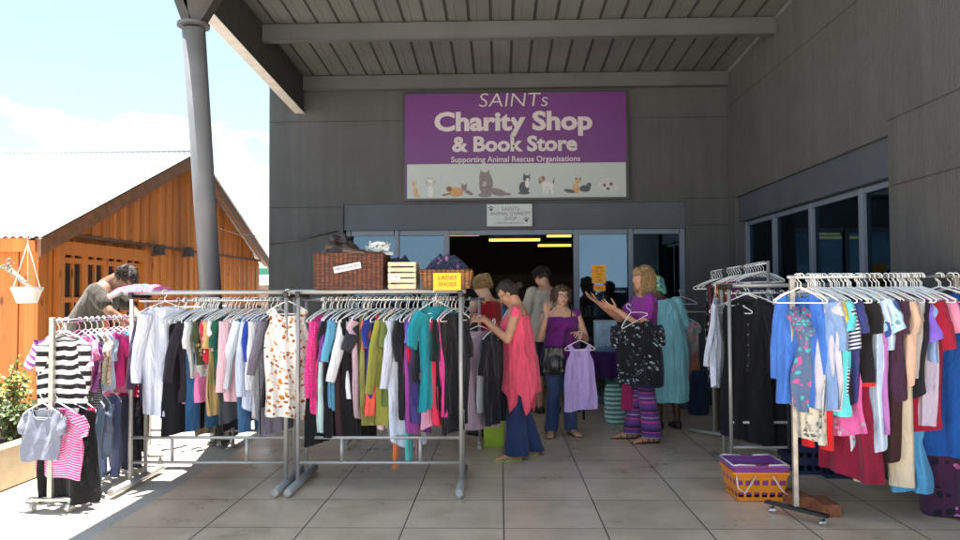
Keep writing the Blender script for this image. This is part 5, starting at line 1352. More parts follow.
def mat_skin(name, c):
    if name in MATS: return MATS[name]
    m = plain(name, c, .5, var=.14, nscale=18, bmp=.12, bscale=160)
    b = m.node_tree.nodes['Principled BSDF']; b.inputs['Subsurface Weight'].default_value = .12
    b.inputs['Subsurface Radius'].default_value = (.02, .008, .004); b.inputs['Subsurface Scale'].default_value = .4
    return m
SK1 = mat_skin('skin_tanned', (.54, .27, .165)); SK2 = mat_skin('skin_fair', (.60, .33, .22)); SK3 = mat_skin('skin_dark', (.085, .042, .026))
class Fig:
    def __init__(s, loc, rz, H, label, lean=0, hp=0, hy=0, heavy=1.0, bust=0, lateral=0):
        s.t = thing('person', (loc[0], loc[1], 0), label, 'person', 'people browsing the clothes', rz=rz)
        s.M = pmat(s.t); s.k = H / 1.65; s.lean = lean; s.hp = hp; s.hy = hy; s.hv = heavy; s.bust = bust; s.lat = lateral
    def w(s, p, bend=True):     # local body point -> world
        p = V(p) * s.k; zp = .95 * s.k
        if bend and p.z > zp and (s.lean or s.lat):
            f = min(1, (p.z - zp) / (.25 * s.k)); a = s.lean * (.5 + .5 * f)
            q = Matrix.Rotation(-a, 3, 'X') @ Matrix.Rotation(s.lat, 3, 'Y') @ (p - V((0, 0, zp))); p = q + V((0, 0, zp))
        return s.M @ p
    def d(s, v, bend=False):
        v = V(v)
        if bend: v = Matrix.Rotation(-s.lean, 3, 'X') @ v
        return s.M.to_3x3() @ v
    TOR = [(.80, .125, .085, 0), (.86, .165, .112, -.005), (.92, .172, .115, -.005), (1.0, .150, .10, .005), (1.08, .138, .095, .008), (1.16, .148, .104, .01), (1.24, .160, .112, .012), (1.31, .168, .104, .0), (1.36, .150, .086, -.008), (1.395, .098, .066, -.012), (1.42, .056, .054, -.01)]
    def torso(s, mb, g=0, z0=.78, z1=1.43, n=24, extra=None):
        rings = []
        for z, rx, ry, yo in s.TOR:
            if z < z0 or z > z1: continue
            hv = s.hv if z < 1.3 else 1 + (s.hv - 1) * .4
            c = s.w((0, yo, z)); rings.append((c, s.w((rx * hv + g, yo, z)) - c, (s.w((0, yo + ry * hv + g, z)) - c)))
        mb.loft(rings, n)
        if s.bust and z1 > 1.2:
            for sx in (-1, 1):
                mb.ball(s.w((sx * .072, .075 * s.hv, 1.225)), (s.k * (s.bust + g),) * 3, nu=12, nv=8)
    def limb(s, mb, pts, rs, g=0, n=14):
        for i in range(len(pts) - 1): mb.cap(pts[i], pts[i + 1], rs[i] * s.k + g, rs[i + 1] * s.k + g, n)
    def sh(s, side): return s.w((side * .172, -.005, 1.345))
    def arm(s, mb, side, el, wr, g=0, to=1.0, thick=1.0):
        """el, wr already world"""
        a = s.sh(side); h = s.hv ** .5 * thick
        m1 = a.lerp(el, .5); 
        if to >= 1:
            s.limb(mb, [a, m1, el], [.047 * h, .043 * h, .036 * h], g)
        else:
            e = a.lerp(el, to); s.limb(mb, [a, e], [.05 * h, .048 * h], g)
    def fore(s, mb, el, wr, g=0):
        m = el.lerp(wr, .35); s.limb(mb, [el, m, wr], [.036 * s.hv ** .4, .036 * s.hv ** .4, .0245], g)
    def hand(s, mb, wr, fd, pn, curl, side, spread=.12, gap=.023):
        """wr wrist, fd finger direction, pn palm normal (towards what the palm faces), curl per joint (rad); side +1 right hand"""
        k = s.k; fd = V(fd).normalized(); pn = V(pn); pn = (pn - fd * pn.dot(fd)).normalized(); ac = fd.cross(pn) * side
        # ac: across the palm towards the thumb
        mb.cap(wr - fd * .01, wr + fd * .02 * k, .024 * k, .022 * k, 10)
        rings = []
        for t, w_, h in ((0.0, .024, .018), (.03, .034, .017), (.06, .040, .0145), (.088, .040, .012), (.095, .034, .008)):
            c = wr + fd * (t + .012) * k; rings.append((c, ac * w_ * k, pn * h * k))
        mb.loft(rings, 14)
        L = [.070, .080, .074, .058]
        for i in range(4):
            off = (1.5 - i) * gap
            p = wr + fd * .100 * k + ac * off * k; dr = (fd + ac * (1.5 - i) * spread).normalized(); a = curl * .6
            for j, fr_ in enumerate((.45, .32, .23)):
                ax = dr.cross(pn).normalized(); dr2 = Matrix.Rotation(a, 3, ax) @ dr
                q = p + dr2 * L[i] * fr_ * k; mb.cap(p, q, (.0092 - .001 * j) * k, (.0085 - .001 * j) * k, 8)
                pn_ = pn; p = q; dr = dr2; a = curl
        # thumb leaves the side of the palm
        p = wr + fd * .03 * k + ac * .03 * k; dr = (fd * .72 + ac * .72 + pn * (.2 + .3 * curl)).normalized()
        for j, l_ in enumerate((.042, .032, .026)):
            q = p + dr * l_ * k; mb.cap(p, q, (.0125 - .0015 * j) * k, (.011 - .0015 * j) * k, 8); p = q
            dr = (dr + fd * .25 + pn * .25 * curl).normalized()
    def leg(s, mb, side, kn, an, g=0, hip=None):
        h = hip or s.w((side * .085, 0, .86), False)
        s.limb(mb, [h, h.lerp(kn, .5), kn, kn.lerp(an, .35), an], [.085 * s.hv, .07 * s.hv, .05, .05, .033], g)
    def foot(s, mb, an, fwd):
        f = V(fwd).normalized(); r = f.cross(V((0, 0, 1))); k = s.k; rings = []
        for t, w_, zc, hh in ((-.055, .02, .03, .024), (-.03, .034, .035, .034), (.02, .036, .042, .042), (.08, .040, .03, .03), (.14, .047, .022, .022), (.175, .042, .016, .016), (.20, .02, .012, .011)):
            c = V((an.x, an.y, 0)) + f * t * k + V((0, 0, zc * k + .012)); rings.append((c, r * w_ * k, V((0, 0, hh * k))))
        mb.loft(rings, 12); mb.cap(an, V((an.x, an.y, .05)), .034 * k, .036 * k, 10)
        for i in range(5):
            c = V((an.x, an.y, .018)) + f * (.185 + .012 * (1 - abs(i - 1.2) * .6)) * k + r * (i - 2) * .016 * k; mb.ball(c, .010 * k, nu=8, nv=6)
    def headframe(s):
        nk = s.w((0, -.012, 1.41)); B = s.M.to_3x3() @ Matrix.Rotation(-s.lean, 3, 'X') @ Matrix.Rotation(s.lat, 3, 'Y')
        Hm = B @ Matrix.Rotation(s.hy, 3, 'Z') @ Matrix.Rotation(s.hp, 3, 'X')
        s.hm = Hm; s.hc = nk + (B @ V((0, .004, .045)) + Hm @ V((0, .022, .085))) * s.k; s.nk = nk; return s.hc, Hm
    def hpnt(s, x, y, z): return s.hc + s.hm @ V((x, y, z)) * s.k
    def head(s, mb):
        c, Hm = s.headframe(); k = s.k
        mb.cap(s.nk - (s.hc - s.nk) * .25, s.hpnt(0, -.02, -.05), .058 * k, .051 * k, 14)
        mb.ball(s.hpnt(0, -.012, .030), (.074 * k, .092 * k, .084 * k), Hm, 20, 14)
        mb.ball(s.hpnt(0, .022, -.022), (.060 * k, .064 * k, .082 * k), Hm, 18, 12)
        mb.ball(s.hpnt(0, .052, -.082), (.027 * k, .024 * k, .022 * k), Hm)
        for sx in (-1, 1):
            mb.ball(s.hpnt(sx * .040, .050, -.022), (.022 * k, .022 * k, .024 * k), Hm)       # cheeks
            mb.ball(s.hpnt(sx * .030, .068, .026), (.022 * k, .012 * k, .008 * k), Hm)        # brow
            mb.ball(s.hpnt(sx * .073, -.006, -.002), (.008 * k, .018 * k, .030 * k), Hm)      # ear
        mb.ball(s.hpnt(0, .080, -.022), (.012 * k, .018 * k, .014 * k), Hm)
        mb.cap(s.hpnt(0, .074, .018), s.hpnt(0, .090, -.018), .008 * k, .011 * k, 8)
        mb.ball(s.hpnt(0, .072, -.052), (.022 * k, .012 * k, .010 * k), Hm)                   # mouth mound
    def face(s, glasses=False, lip=(.38, .10, .09)):
        k = s.k; E_ = MB(); I_ = MB(); 
        for sx in (-1, 1):
            e = MB().ball(s.hpnt(sx * .030, .0745, .010), (.0125 * k, .008 * k, .0065 * k), s.hm); e.build('eye', plain('eye_white', (.7, .68, .66), .2, var=.02), s.t, smooth=True)
            e = MB().ball(s.hpnt(sx * .030, .0800, .010), (.0052 * k, .0035 * k, .0052 * k), s.hm); e.build('iris', plain('eye_dark', (.03, .02, .015), .15), s.t, smooth=True)
            MB().tube([s.hpnt(sx * .014, .082, .028), s.hpnt(sx * .032, .083, .034), s.hpnt(sx * .048, .070, .028)], .0032 * k, 6).build('eyebrow', plain('brow_hair', (.05, .03, .02), .8), s.t, smooth=True)
        MB().ball(s.hpnt(0, .0800, -.049), (.021 * k, .007 * k, .0045 * k), s.hm).ball(s.hpnt(0, .0785, -.057), (.017 * k, .007 * k, .005 * k), s.hm).build('lips', plain('lips_%g' % lip[0], lip, .4), s.t, smooth=True)
        if glasses:
            G_ = MB()
            for sx in (-1, 1):
                G_.tube([s.hpnt(sx * .032 + .021 * math.cos(a), .094 - .004 * abs(math.cos(a)), .008 + .016 * math.sin(a)) for a in [i * PI / 8 for i in range(17)]], .0016, 5)
                G_.tube([s.hpnt(sx * .053, .088, .012), s.hpnt(sx * .078, .03, .012), s.hpnt(sx * .078, -.015, .008)], .0016, 5)
            G_.tube([s.hpnt(-.011, .094, .012), s.hpnt(.011, .094, .012)], .0016, 5)
            G_.build('glasses', MBK, s.t, smooth=True)
    def hair(s, mat, style, seed=1):
        k = s.k; mb = MB(); rr = random.Random(seed); Hm = s.hm
        def B(x, y, z, a, b_, c): mb.ball(s.hpnt(x, y, z), (a * k, b_ * k, c * k), Hm, 16, 11)
        B(0, -.024, .040, .083, .092, .088)
        B(0, .030, .084, .058, .048, .030)
        strands = MB(); n = 260
        down = V((0, 0, -1))
        if style == 'bun':
            B(0, -.055, .005, .072, .060, .065); B(0, -.135, .0, .030, .036, .030); B(.0, -.10, .01, .03, .03, .025); L_ = .0
        elif style == 'long':
            B(0, -.055, -.02, .092, .07, .09); B(0, -.06, -.085, .096, .062, .085); B(-.060, -.01, -.055, .034, .050, .10); B(.060, -.01, -.055, .034, .050, .10); B(0, -.055, -.14, .085, .048, .06)
            B(-.045, .045, .060, .034, .034, .034); B(.045, .045, .060, .034, .034, .034)
            L_ = .24
        elif style == 'bob':
            B(0, -.045, .0, .088, .070, .078); B(-.066, .0, .01, .026, .052, .055); B(.066, .0, .01, .026, .052, .055); B(0, .045, .078, .06, .04, .03); L_ = .08
        elif style == 'tied':
            B(0, -.05, .01, .078, .062, .068); B(0, -.10, .06, .045, .04, .04); L_ = .05
        else: B(0, -.042, .01, .078, .064, .062); L_ = .02
        o = remesh(mb, 'hair', mat, s.t, .008, 2, fold=.011, seed=seed, fscale=(38, 38, 9))
        if L_ > 0:
            S_ = MB()
            for i in range(n):
                a = rr.uniform(PI * .92, PI * 2.08) if style != 'long' else rr.uniform(PI * .80, PI * 2.20)
                p = s.hpnt(.086 * math.cos(a), -.02 + .090 * math.sin(a), rr.uniform(.0, .085)); pts = [p]; ph_ = rr.uniform(0, 6)
                out = (p - s.hc); out.z = 0; out = out.normalized() if out.length > 0 else V((0, 1, 0))
                ll = L_ * rr.uniform(.6, 1.1)
                for j in range(1, 7): pts.append(p + down * ll * j / 6 + out * (.018 * math.sin(j * 1.1 + ph_) + .015 * j / 6) + V((.006 * math.sin(j * 1.7 + ph_), 0, 0)))
                S_.tube(pts, [.003, .0042, .0042, .004, .0035, .003, .001], 5)
            S_.build('hair_strand', mat, s.t, smooth=True)['kind'] = 'stuff'
        return o
    def shoes(s, an, fwd, mat, kind='sandal', name='sandal'):
        f = V(fwd).normalized(); r = f.cross(V((0, 0, 1))); k = s.k; B = MB(); rings = []
        for t, w_ in ((-.06, .02), (-.04, .036), (.0, .040), (.08, .046), (.14, .052), (.19, .044), (.215, .02)):
            rings.append((V((an.x, an.y, .009)) + f * t * k, r * w_ * k, V((0, 0, .009))))
        B.loft(rings, 12)
        c = V((an.x, an.y, 0))
        if kind == 'sandal':
            for t in (.06, .12): B.tube([c + f * t * k + r * w_ * k + V((0, 0, z)) for w_, z in ((-.05, .012), (-.04, .05), (0, .07 - t * .15), (.04, .05), (.05, .012))], .008, 6, flat=.4)
            B.tube([c + f * .01 * k + r * w_ * k + V((0, 0, z)) for w_, z in ((-.04, .012), (-.042, .07), (0, .08), (.042, .07), (.04, .012))], .007, 6, flat=.4)
        elif kind == 'thong':
            for sg_ in (-1, 1): B.tube([c + f * .15 * k + V((0, 0, .035)), c + f * .11 * k + r * .025 * sg_ * k + V((0, 0, .055)), c + f * .05 * k + r * .045 * sg_ * k + V((0, 0, .015))], .006, 6)
        else:
            rings = []
            for t, w_, zc, hh in ((-.06, .02, .04, .03), (-.035, .04, .05, .045), (.02, .043, .055, .05), (.08, .046, .04, .036), (.14, .052, .032, .028), (.18, .047, .026, .024), (.208, .02, .02, .014)):
                rings.append((c + f * t * k + V((0, 0, zc)), r * w_ * k, V((0, 0, hh))))
            B.loft(rings, 14)
        return B.build(name, mat, s.t, smooth=True)
    def gown(s, mb, prof, g=0, zb=None, n=28):
        """closed flared tube: prof = list of (z, rx, ry, yoff); zb(theta) lets the last ring dip"""
        vs = []; N_ = len(prof)
        for i, (z, rx, ry, yo) in enumerate(prof):
            for j in range(n):
                q = 2 * PI * j / n; zz = z
                if zb and i >= N_ - 3: zz = z + zb(q) * (i - (N_ - 4)) / 3
                vs.append(s.w((math.cos(q) * (rx * s.hv + g), yo + math.sin(q) * (ry * s.hv + g), zz)))
        fs = [(i * n + j, i * n + (j + 1) % n, (i + 1) * n + (j + 1) % n, (i + 1) * n + j) for i in range(N_ - 1) for j in range(n)]
        fs.append(tuple(range(n - 1, -1, -1)))
        c = sum((vs[(N_ - 1) * n + j] for j in range(n)), V()) / n; vs.append(c)
        fs += [((N_ - 1) * n + j, (N_ - 1) * n + (j + 1) % n, len(vs) - 1) for j in range(n)]
        mb.add(vs, fs)

def make_person(F_, arms, legs, skin, hairm, hstyle, glasses=False, shoe=None, shoekind='sandal', seed=1, vox=.0065, bare_leg=True, lip=(.38, .10, .09)):
    """arms: {side: (elbow, wrist, fingerdir, palm normal, curl)} in local body coordinates; legs: {side: (knee, ankle, toe dir)}"""
    mb = MB(); F_.torso(mb); F_.headframe(); F_.head(mb); F_.A = {}; F_.Lg = {}
    for sd_, (el, wr, fd, pn, cu) in arms.items():
        e, w_ = F_.M @ (V(el) * F_.k), F_.M @ (V(wr) * F_.k)
        F_.A[sd_] = (e, w_); F_.arm(mb, sd_, e, w_); F_.fore(mb, e, w_); F_.hand(mb, w_, F_.d(fd), F_.d(pn), cu, sd_)
    for sd_, (kn, an, td) in legs.items():
        k_, a_ = F_.M @ (V(kn) * F_.k), F_.M @ (V(an) * F_.k); F_.Lg[sd_] = (k_, a_, F_.d(td)); F_.leg(mb, sd_, k_, a_); F_.foot(mb, a_, F_.d(td))
        if shoe: F_.shoes(a_, F_.d(td), shoe, shoekind, {'sandal': 'sandal', 'thong': 'flip_flop'}.get(shoekind, 'shoe'))
    remesh(mb, 'body', skin, F_.t, vox, 2); F_.face(glasses, lip)
    if hstyle: F_.hair(hairm, hstyle, seed)

HR_BLOND = plain('hair_blond', (.36, .22, .095), .5, var=.6, nscale=70, bmp=1, bscale=150); HR_DARK = plain('hair_dark', (.030, .019, .014), .5, var=.5, nscale=60, bmp=1, bscale=150)
HR_BRN = plain('hair_brown', (.085, .042, .024), .5, var=.6, nscale=60, bmp=1, bscale=150)
JEAN = F(S(34, 48, 84), 'denim', S(46, 62, 104)); JEAN2 = F(S(42, 58, 96), 'denim', S(70, 90, 130), sc_=1)
STAND = {1: ((.09, .02, .48), (.10, -.02, .085), (.08, 1, 0)), -1: ((-.09, .02, .48), (-.10, .0, .085), (-.08, 1, 0))}

def trousers(F_, mat, flare=.0, g=.012, bottom=.05, name='trousers', zt_=1.02, seed=1, fold=.008):
    mb = MB(); F_.torso(mb, g, z1=zt_)
    for sd_, (k_, a_, td) in F_.Lg.items():
        h = F_.w((sd_ * .085, 0, .86), False); a2 = a_ + (k_ - a_).normalized() * (bottom - .05)
        F_.limb(mb, [h, h.lerp(k_, .5), k_], [.085 * F_.hv + .004, .072 * F_.hv + .004, .058 + flare * .3], g)
        e = V((a2.x, a2.y, bottom + .02)); F_.limb(mb, [k_, k_.lerp(e, .5)], [.058 + flare * .3, .056 + flare * .6], g)
        rings = []
        for t in (0, .4, .7, 1):
            c = k_.lerp(e, .5).lerp(e - V((0, 0, .02)), t); r_ = (.056 + flare * (.6 + .4 * t)) * F_.k + g
            rings.append((c, V((r_, 0, 0)), V((0, r_, 0))))
        mb.loft(rings, 18)
    return remesh(mb, name, mat, F_.t, .0085, 3, fold=fold, seed=seed)

# 1 -- woman in coral tunic
g = G(522, 458)
f1 = Fig((g.x, g.y), R(88), 1.585, 'woman in a coral pink sleeveless tunic and flared jeans inspecting clothes on a hanger', lean=R(7), hp=R(-30), heavy=1.13, bust=.066)
make_person(f1, {-1: ((-.235, .12, 1.10), (-.11, .33, 1.27), (.25, 1, .1), (.6, -.2, -.7), .75), 1: ((.22, .15, 1.12), (.06, .36, 1.29), (-.2, 1, .15), (-.6, 0, -.7), .75)},
            {1: ((.085, .03, .47), (.10, -.10, .085), (.1, 1, 0)), -1: ((-.09, .05, .47), (-.11, .05, .085), (-.35, 1, 0))}, SK1, HR_DARK, 'bun', True, plain('thong_green', (.35, .45, .12), .5), 'thong', seed=2)
CORAL = F(S(232, 84, 112))
trousers(f1, JEAN, flare=.05, name='jeans', seed=3, zt_=.93)
mb = MB()
f1.torso(mb, .013, z0=1.0, z1=1.32)
for sd_ in (-1, 1): e, w_ = f1.A[sd_]; mb.cap(f1.sh(sd_) + V((0, 0, .008)), f1.sh(sd_).lerp(e, .10), .050, .052, 12)
f1.gown(mb, [(1.24, .150, .10, .012), (1.12, .150, .105, .01), (1.02, .160, .11, .008), (.92, .180, .118, .0), (.82, .186, .125, 0), (.72, .19, .132, .0), (.64, .192, .138, 0), (.56, .195, .142, 0)], .024,
        zb=lambda q: .06 - sum(.24 * math.exp(-((q - c) / .20) ** 2) for c in (2.55, 3.45, .3, 5.6)))
remesh(mb, 'tunic', CORAL, f1.t, .008, 3, fold=.013, seed=5, fscale=(20, 20, 3))
B = MB(); B.tube([f1.w((-.06, .07, 1.38)), f1.w((-.03, .125, 1.30)), f1.w((0, .145, 1.27)), f1.w((.03, .125, 1.30)), f1.w((.06, .07, 1.38))], .004, 6); B.build('lanyard', plain('lanyard_white', (.6, .6, .62), .5), f1.t, smooth=True)
MB().ball(f1.hpnt(0, -.108, .004), (.012, .018, .022)).build('hair_clip', plain('clip_light', (.45, .40, .38), .3), f1.t, smooth=True)
# what she is looking through
hw_ = f1.A[-1][1]; hh = f1.M @ (V((-.04, .47, 1.24)) * f1.k)
p = P(479, 318, 6.50)
make_garment('cardigan', 'top', F(S(190, 164, 180), 'vstripe', S(170, 146, 162), sc_=.35), p, R(-146), L=.88, W=.20, sl=.60, slang=5, label='mauve grey knitted long cardigan held up in front of the woman in coral', cat='cardigan', group='clothes held by shoppers', seed=301)
hanger(p, R(-146), 'white plastic hanger of the mauve cardigan held by the woman in coral', 'hangers in shoppers hands')
p = P(494, 321, 6.45)
make_garment('top', 'top', F(S(26, 26, 38)), p, R(-118), L=.80, W=.19, sl=.3, label='black long top held beside the mauve cardigan', cat='top', group='clothes held by shoppers', seed=302)
make_garment('trousers', 'skirt', F(S(206, 212, 220)), p + V((-.06, .07, 0)), R(-118), L=.68, W=.16, label='white skirt hanging between the mauve cardigan and the black top', cat='skirt', group='clothes held by shoppers', seed=303).name = 'skirt'
hanger(p, R(-118), 'white plastic hanger of the black top held by the woman in coral', 'hangers in shoppers hands')
# lime bag on the floor
q = G(494, 447); zt_ = P(494, 388, q.y).z
t = thing('shopping_bag', (q.x, q.y + .08, 0), 'tall lime green shopping bag standing on the floor behind the hanging clothes', 'bag')
MLI = plain('lime_plastic', (.36, .58, .02), .4, var=.08, nscale=4, bmp=.4, bscale=12)
MB().box((q.x, q.y + .08, zt_ / 2), (.19, .16, zt_), taper=(1.12, 1.05)).build('bag_body', MLI, t, bevel=.008)
for y in (-.05, .05): MB().tube([(q.x - .05, q.y + .08 + y, zt_), (q.x - .04, q.y + .08 + y, zt_ + .1), (q.x + .04, q.y + .08 + y, zt_ + .1), (q.x + .05, q.y + .08 + y, zt_)], .006, 6).build('handle', MLI, t, smooth=True)

# 2 -- woman in the purple vest
g = G(562, 436)
f2 = Fig((g.x, g.y), R(180 + 6), 1.53, 'woman in a purple sleeveless top and glasses raising one hand and holding a lilac vest', hp=R(-6), hy=R(8), heavy=1.14, bust=.066)
make_person(f2, {1: ((.25, .06, 1.07), (.19, .17, 1.32), (-.05, .05, 1), (-.3, .9, .1), .25), -1: ((-.27, .03, 1.06), (-.17, .24, 1.13), (.35, .9, .0), (.5, -.3, -.8), .85)},
            {1: ((.09, .02, .48), (.12, .0, .085), (.25, 1, 0)), -1: ((-.08, .02, .48), (-.11, -.05, .085), (-.3, 1, 0))}, SK2, HR_BRN, 'bob', True, plain('sandal_brown', (.10, .05, .03), .5), 'sandal', seed=4)
trousers(f2, JEAN2, flare=.008, name='jeans', seed=8)
mb = MB(); f2.torso(mb, .012, z0=.78, z1=1.32)
for sd_ in (-1, 1): mb.cap(f2.w((sd_ * .098, .01, 1.375)), f2.sh(sd_).lerp(f2.A[sd_][0], .02), .022, .05, 12)
f2.gown(mb, [(1.1, .145, .10, .01), (.98, .165, .115, .005), (.86, .185, .13, 0), (.78, .19, .135, 0)], .012)
remesh(mb, 'vest_top', F(S(104, 30, 110)), f2.t, .008, 3, fold=.009, seed=9)
MB().tube([f2.w((.055 * math.cos(a) * 1.2, .03 + .09 * max(0, math.sin(a)), 1.395 - .11 * max(0, math.sin(a)))) for a in [i * PI / 8 for i in range(9)]], .0035, 6).build('necklace', plain('beads', (.30, .05, .30), .3), f2.t, smooth=True)
MB().tube([f2.A[1][1] + V((.028 * math.cos(a), .028 * math.sin(a), -.01)) for a in [i * PI / 6 for i in range(13)]], .005, 6).build('bracelet', plain('silver', (.6, .6, .6), .3, .8), f2.t, smooth=True)
# her bag
bp = P(554, 360, g.y - .17)
t = thing('handbag', (bp.x, bp.y, bp.z - .16), 'black shoulder bag hanging at the hip of the woman in purple', 'bag')
mb = MB(); mb.box(bp, (.24, .09, .26), taper=(.85, .8)).ball(bp + V((0, 0, -.04)), (.135, .065, .12))
remesh(mb, 'bag_body', plain('black_leather', (.016, .014, .016), .35, var=.3, bmp=.4, bscale=20), t, .008, 6, fold=.01, seed=2)
MB().tube([bp + V((.1, 0, .1)), f2.w((-.02, .16, 1.12)), f2.w((-.08, .125, 1.27)), f2.w((-.125, .02, 1.405)), f2.w((-.1, -.10, 1.32)), f2.w((.02, -.15, 1.12)), bp + V((-.08, .12, .1))], .009, 8, flat=.5).build('strap', MBK, t, smooth=True)
# lilac vest on hanger
hp_ = f2.A[-1][1] + f2.d((.03, .07, 0)) * f2.k + V((0, 0, .01)); p = V((hp_.x + .0, hp_.y - .01, hp_.z))
make_garment('vest_top', 'tank', F(S(184, 158, 214)), p, R(8), L=.66, W=.165, label='lilac vest top on a white hanger held by the woman in purple', cat='vest', group='clothes held by shoppers', seed=305, fold=.008, flare=.02)
hanger(p, R(8), 'white plastic hanger carrying the lilac vest', 'hangers in shoppers hands', W=.15)

# 3 -- blonde woman
g = G(646, 441)
f3 = Fig((g.x, g.y), R(96), 1.71, 'blond wavy haired woman in a purple tee with both arms raised and striped wide trousers', hp=R(-2), hy=R(4), heavy=1.06, bust=.06)
make_person(f3, {-1: ((-.235, .09, 1.07), (-.15, .30, 1.24), (.1, .9, .42), (.5, .1, .8), .25), 1: ((.22, .18, 1.15), (.12, .40, 1.30), (-.05, .85, .55), (-.3, -.2, .8), .12)},
            {1: ((.085, .03, .48), (.10, .10, .085), (.1, 1, 0)), -1: ((-.085, .02, .48), (-.12, -.03, .085), (-.1, 1, 0))}, SK1, HR_BLOND, 'long', False, plain('sandal_dark', (.05, .03, .03), .5), 'sandal', seed=6)
trousers(f3, F(S(100, 62, 128), 'multi', S(196, 72, 128), c3=S(84, 54, 116), sc_=.62), flare=.034, bottom=.06, seed=4)
mb = MB(); f3.gown(mb, [(1.02, .152, .105, .005), (.92, .185, .125, 0), (.80, .20, .14, 0), (.68, .20, .145, 0), (.55, .195, .145, 0), (.52, .19, .14, 0)], .016)
remesh(mb, 'tunic', F(S(36, 34, 66)), f3.t, .009, 3, fold=.01, seed=12)
mb = MB(); f3.torso(mb, .014, z0=.86, z1=1.39)
for sd_ in (-1, 1): e = f3.A[sd_][0]; f3.limb(mb, [f3.sh(sd_), f3.sh(sd_).lerp(e, .55)], [.055, .056], .008)
remesh(mb, 'tshirt', F(S(128, 42, 132)), f3.t, .008, 3, fold=.009, seed=13)
p = f3.A[-1][0].lerp(f3.A[-1][1], .35) + V((.04, -.07, .02))
p = V((P(636, 312, p.y).x, p.y - .02, P(636, 309, p.y).z))
make_garment('top', 'top', F(S(20, 20, 28), 'splash', S(150, 165, 170), c3=S(70, 80, 90), sc_=.55), p, R(4), L=.62, W=.215, sl=.20, slang=10, slw=.07, nd=.14, label='black top with white flower print draped over the arm of the blond woman', cat='top', group='clothes held by shoppers', seed=306, fold=.012)
h_ = hanger(p + V((-.08, -.03, .03)), R(30), 'tilted white hanger in front of the blond woman', 'hangers in shoppers hands', W=.15); h_.rotation_euler = (0, R(-25), R(20))
t = thing('handbag', (g.x, g.y, .5), 'raspberry cloth bag hanging behind the striped trousers', 'bag'); bp = P(627, 397, g.y + .05)
MB().box(bp, (.12, .08, .26), taper=(.8, .8)).build('bag_body', F(S(150, 34, 84)), t, bevel=.02); MB().tube([bp + V((-.04, 0, .13)), bp + V((0, 0, .45)), bp + V((.04, 0, .13))], .006, 6).build('strap', F(S(150, 34, 84)), t)

# 4 -- turquoise dress
g = G(668, 429)
f4 = Fig((g.x, g.y), R(10), 1.63, 'person in a turquoise dress and green patterned headscarf seen from behind', hp=R(-12), hy=R(25), heavy=1.12, lateral=R(-7), lean=R(5))
make_person(f4, {1: ((.23, .06, 1.08), (.20, .28, 1.05), (0, 1, 0), (-1, 0, 0), .4), -1: ((-.24, .08, 1.08), (-.16, .30, 1.06), (0, 1, 0), (1, 0, 0), .4)}, STAND, SK3, HR_DARK, None, False, plain('shoe_dark', (.03, .02, .02), .5), 'shoe', vox=.008)
mb = MB(); f4.torso(mb, .018, z0=.86, z1=1.395)
f4.gown(mb, [(1.3, .165, .105, 0), (1.15, .170, .12, 0), (1.0, .185, .13, 0), (.86, .205, .15, 0), (.7, .21, .155, 0), (.5, .205, .15, 0), (.36, .20, .145, 0), (.30, .20, .145, 0)], .012)
for sd_ in (-1, 1): e = f4.A[sd_][0]; f4.limb(mb, [f4.sh(sd_), f4.sh(sd_).lerp(e, .8)], [.062, .070], .01)
remesh(mb, 'dress', F(S(148, 216, 228)), f4.t, .009, 3, fold=.012, seed=22)
mb = MB(); mb.ball(f4.hpnt(0, -.018, .045), (.092, .104, .092), f4.hm).ball(f4.hpnt(0, -.075, -.02), (.06, .05, .05), f4.hm).ball(f4.hpnt(0, -.10, -.06), (.03, .02, .05), f4.hm)
remesh(mb, 'headscarf', F(S(96, 172, 150), 'floral', S(60, 120, 160), c3=S(190, 210, 150), sc_=.7), f4.t, .007, 2, fold=.006, seed=3, fscale=(30, 30, 30))

# 5 -- man in the doorway
g = G(548, 413)
f5 = Fig((g.x, g.y), R(28), 1.80, 'man in beige t-shirt and dark shorts in the shop doorway with his back turned', hp=R(-28), lean=R(6), heavy=1.14)
make_person(f5, {1: ((.26, .04, 1.06), (.20, .26, 1.05), (0, 1, 0), (-1, 0, 0), .5), -1: ((-.26, .06, 1.06), (-.16, .28, 1.08), (0, 1, 0), (1, 0, 0), .5)}, STAND, SK1, HR_DARK, 'short', False, plain('shoe_dark', (.03, .02, .02), .5), 'shoe', vox=.008)
mb = MB(); f5.torso(mb, .018, z0=.78, z1=1.39); f5.gown(mb, [(1.2, .16, .11, .01), (1.0, .168, .118, 0), (.86, .18, .125, 0), (.80, .18, .125, 0)], .014)
for sd_ in (-1, 1): e = f5.A[sd_][0]; f5.limb(mb, [f5.sh(sd_), f5.sh(sd_).lerp(e, .75)], [.06, .062], .01)
remesh(mb, 'tshirt', F(S(176, 164, 146)), f5.t, .009, 3, fold=.010, seed=25)
mb = MB(); f5.torso(mb, .014, z1=1.0)
for sd_ in (-1, 1): h = f5.w((sd_ * .085, 0, .86), False); f5.limb(mb, [h, h.lerp(f5.Lg[sd_][0], .95)], [.1, .085], .01)
remesh(mb, 'shorts', F(S(40, 40, 50)), f5.t, .009, 3, fold=.008, seed=26)

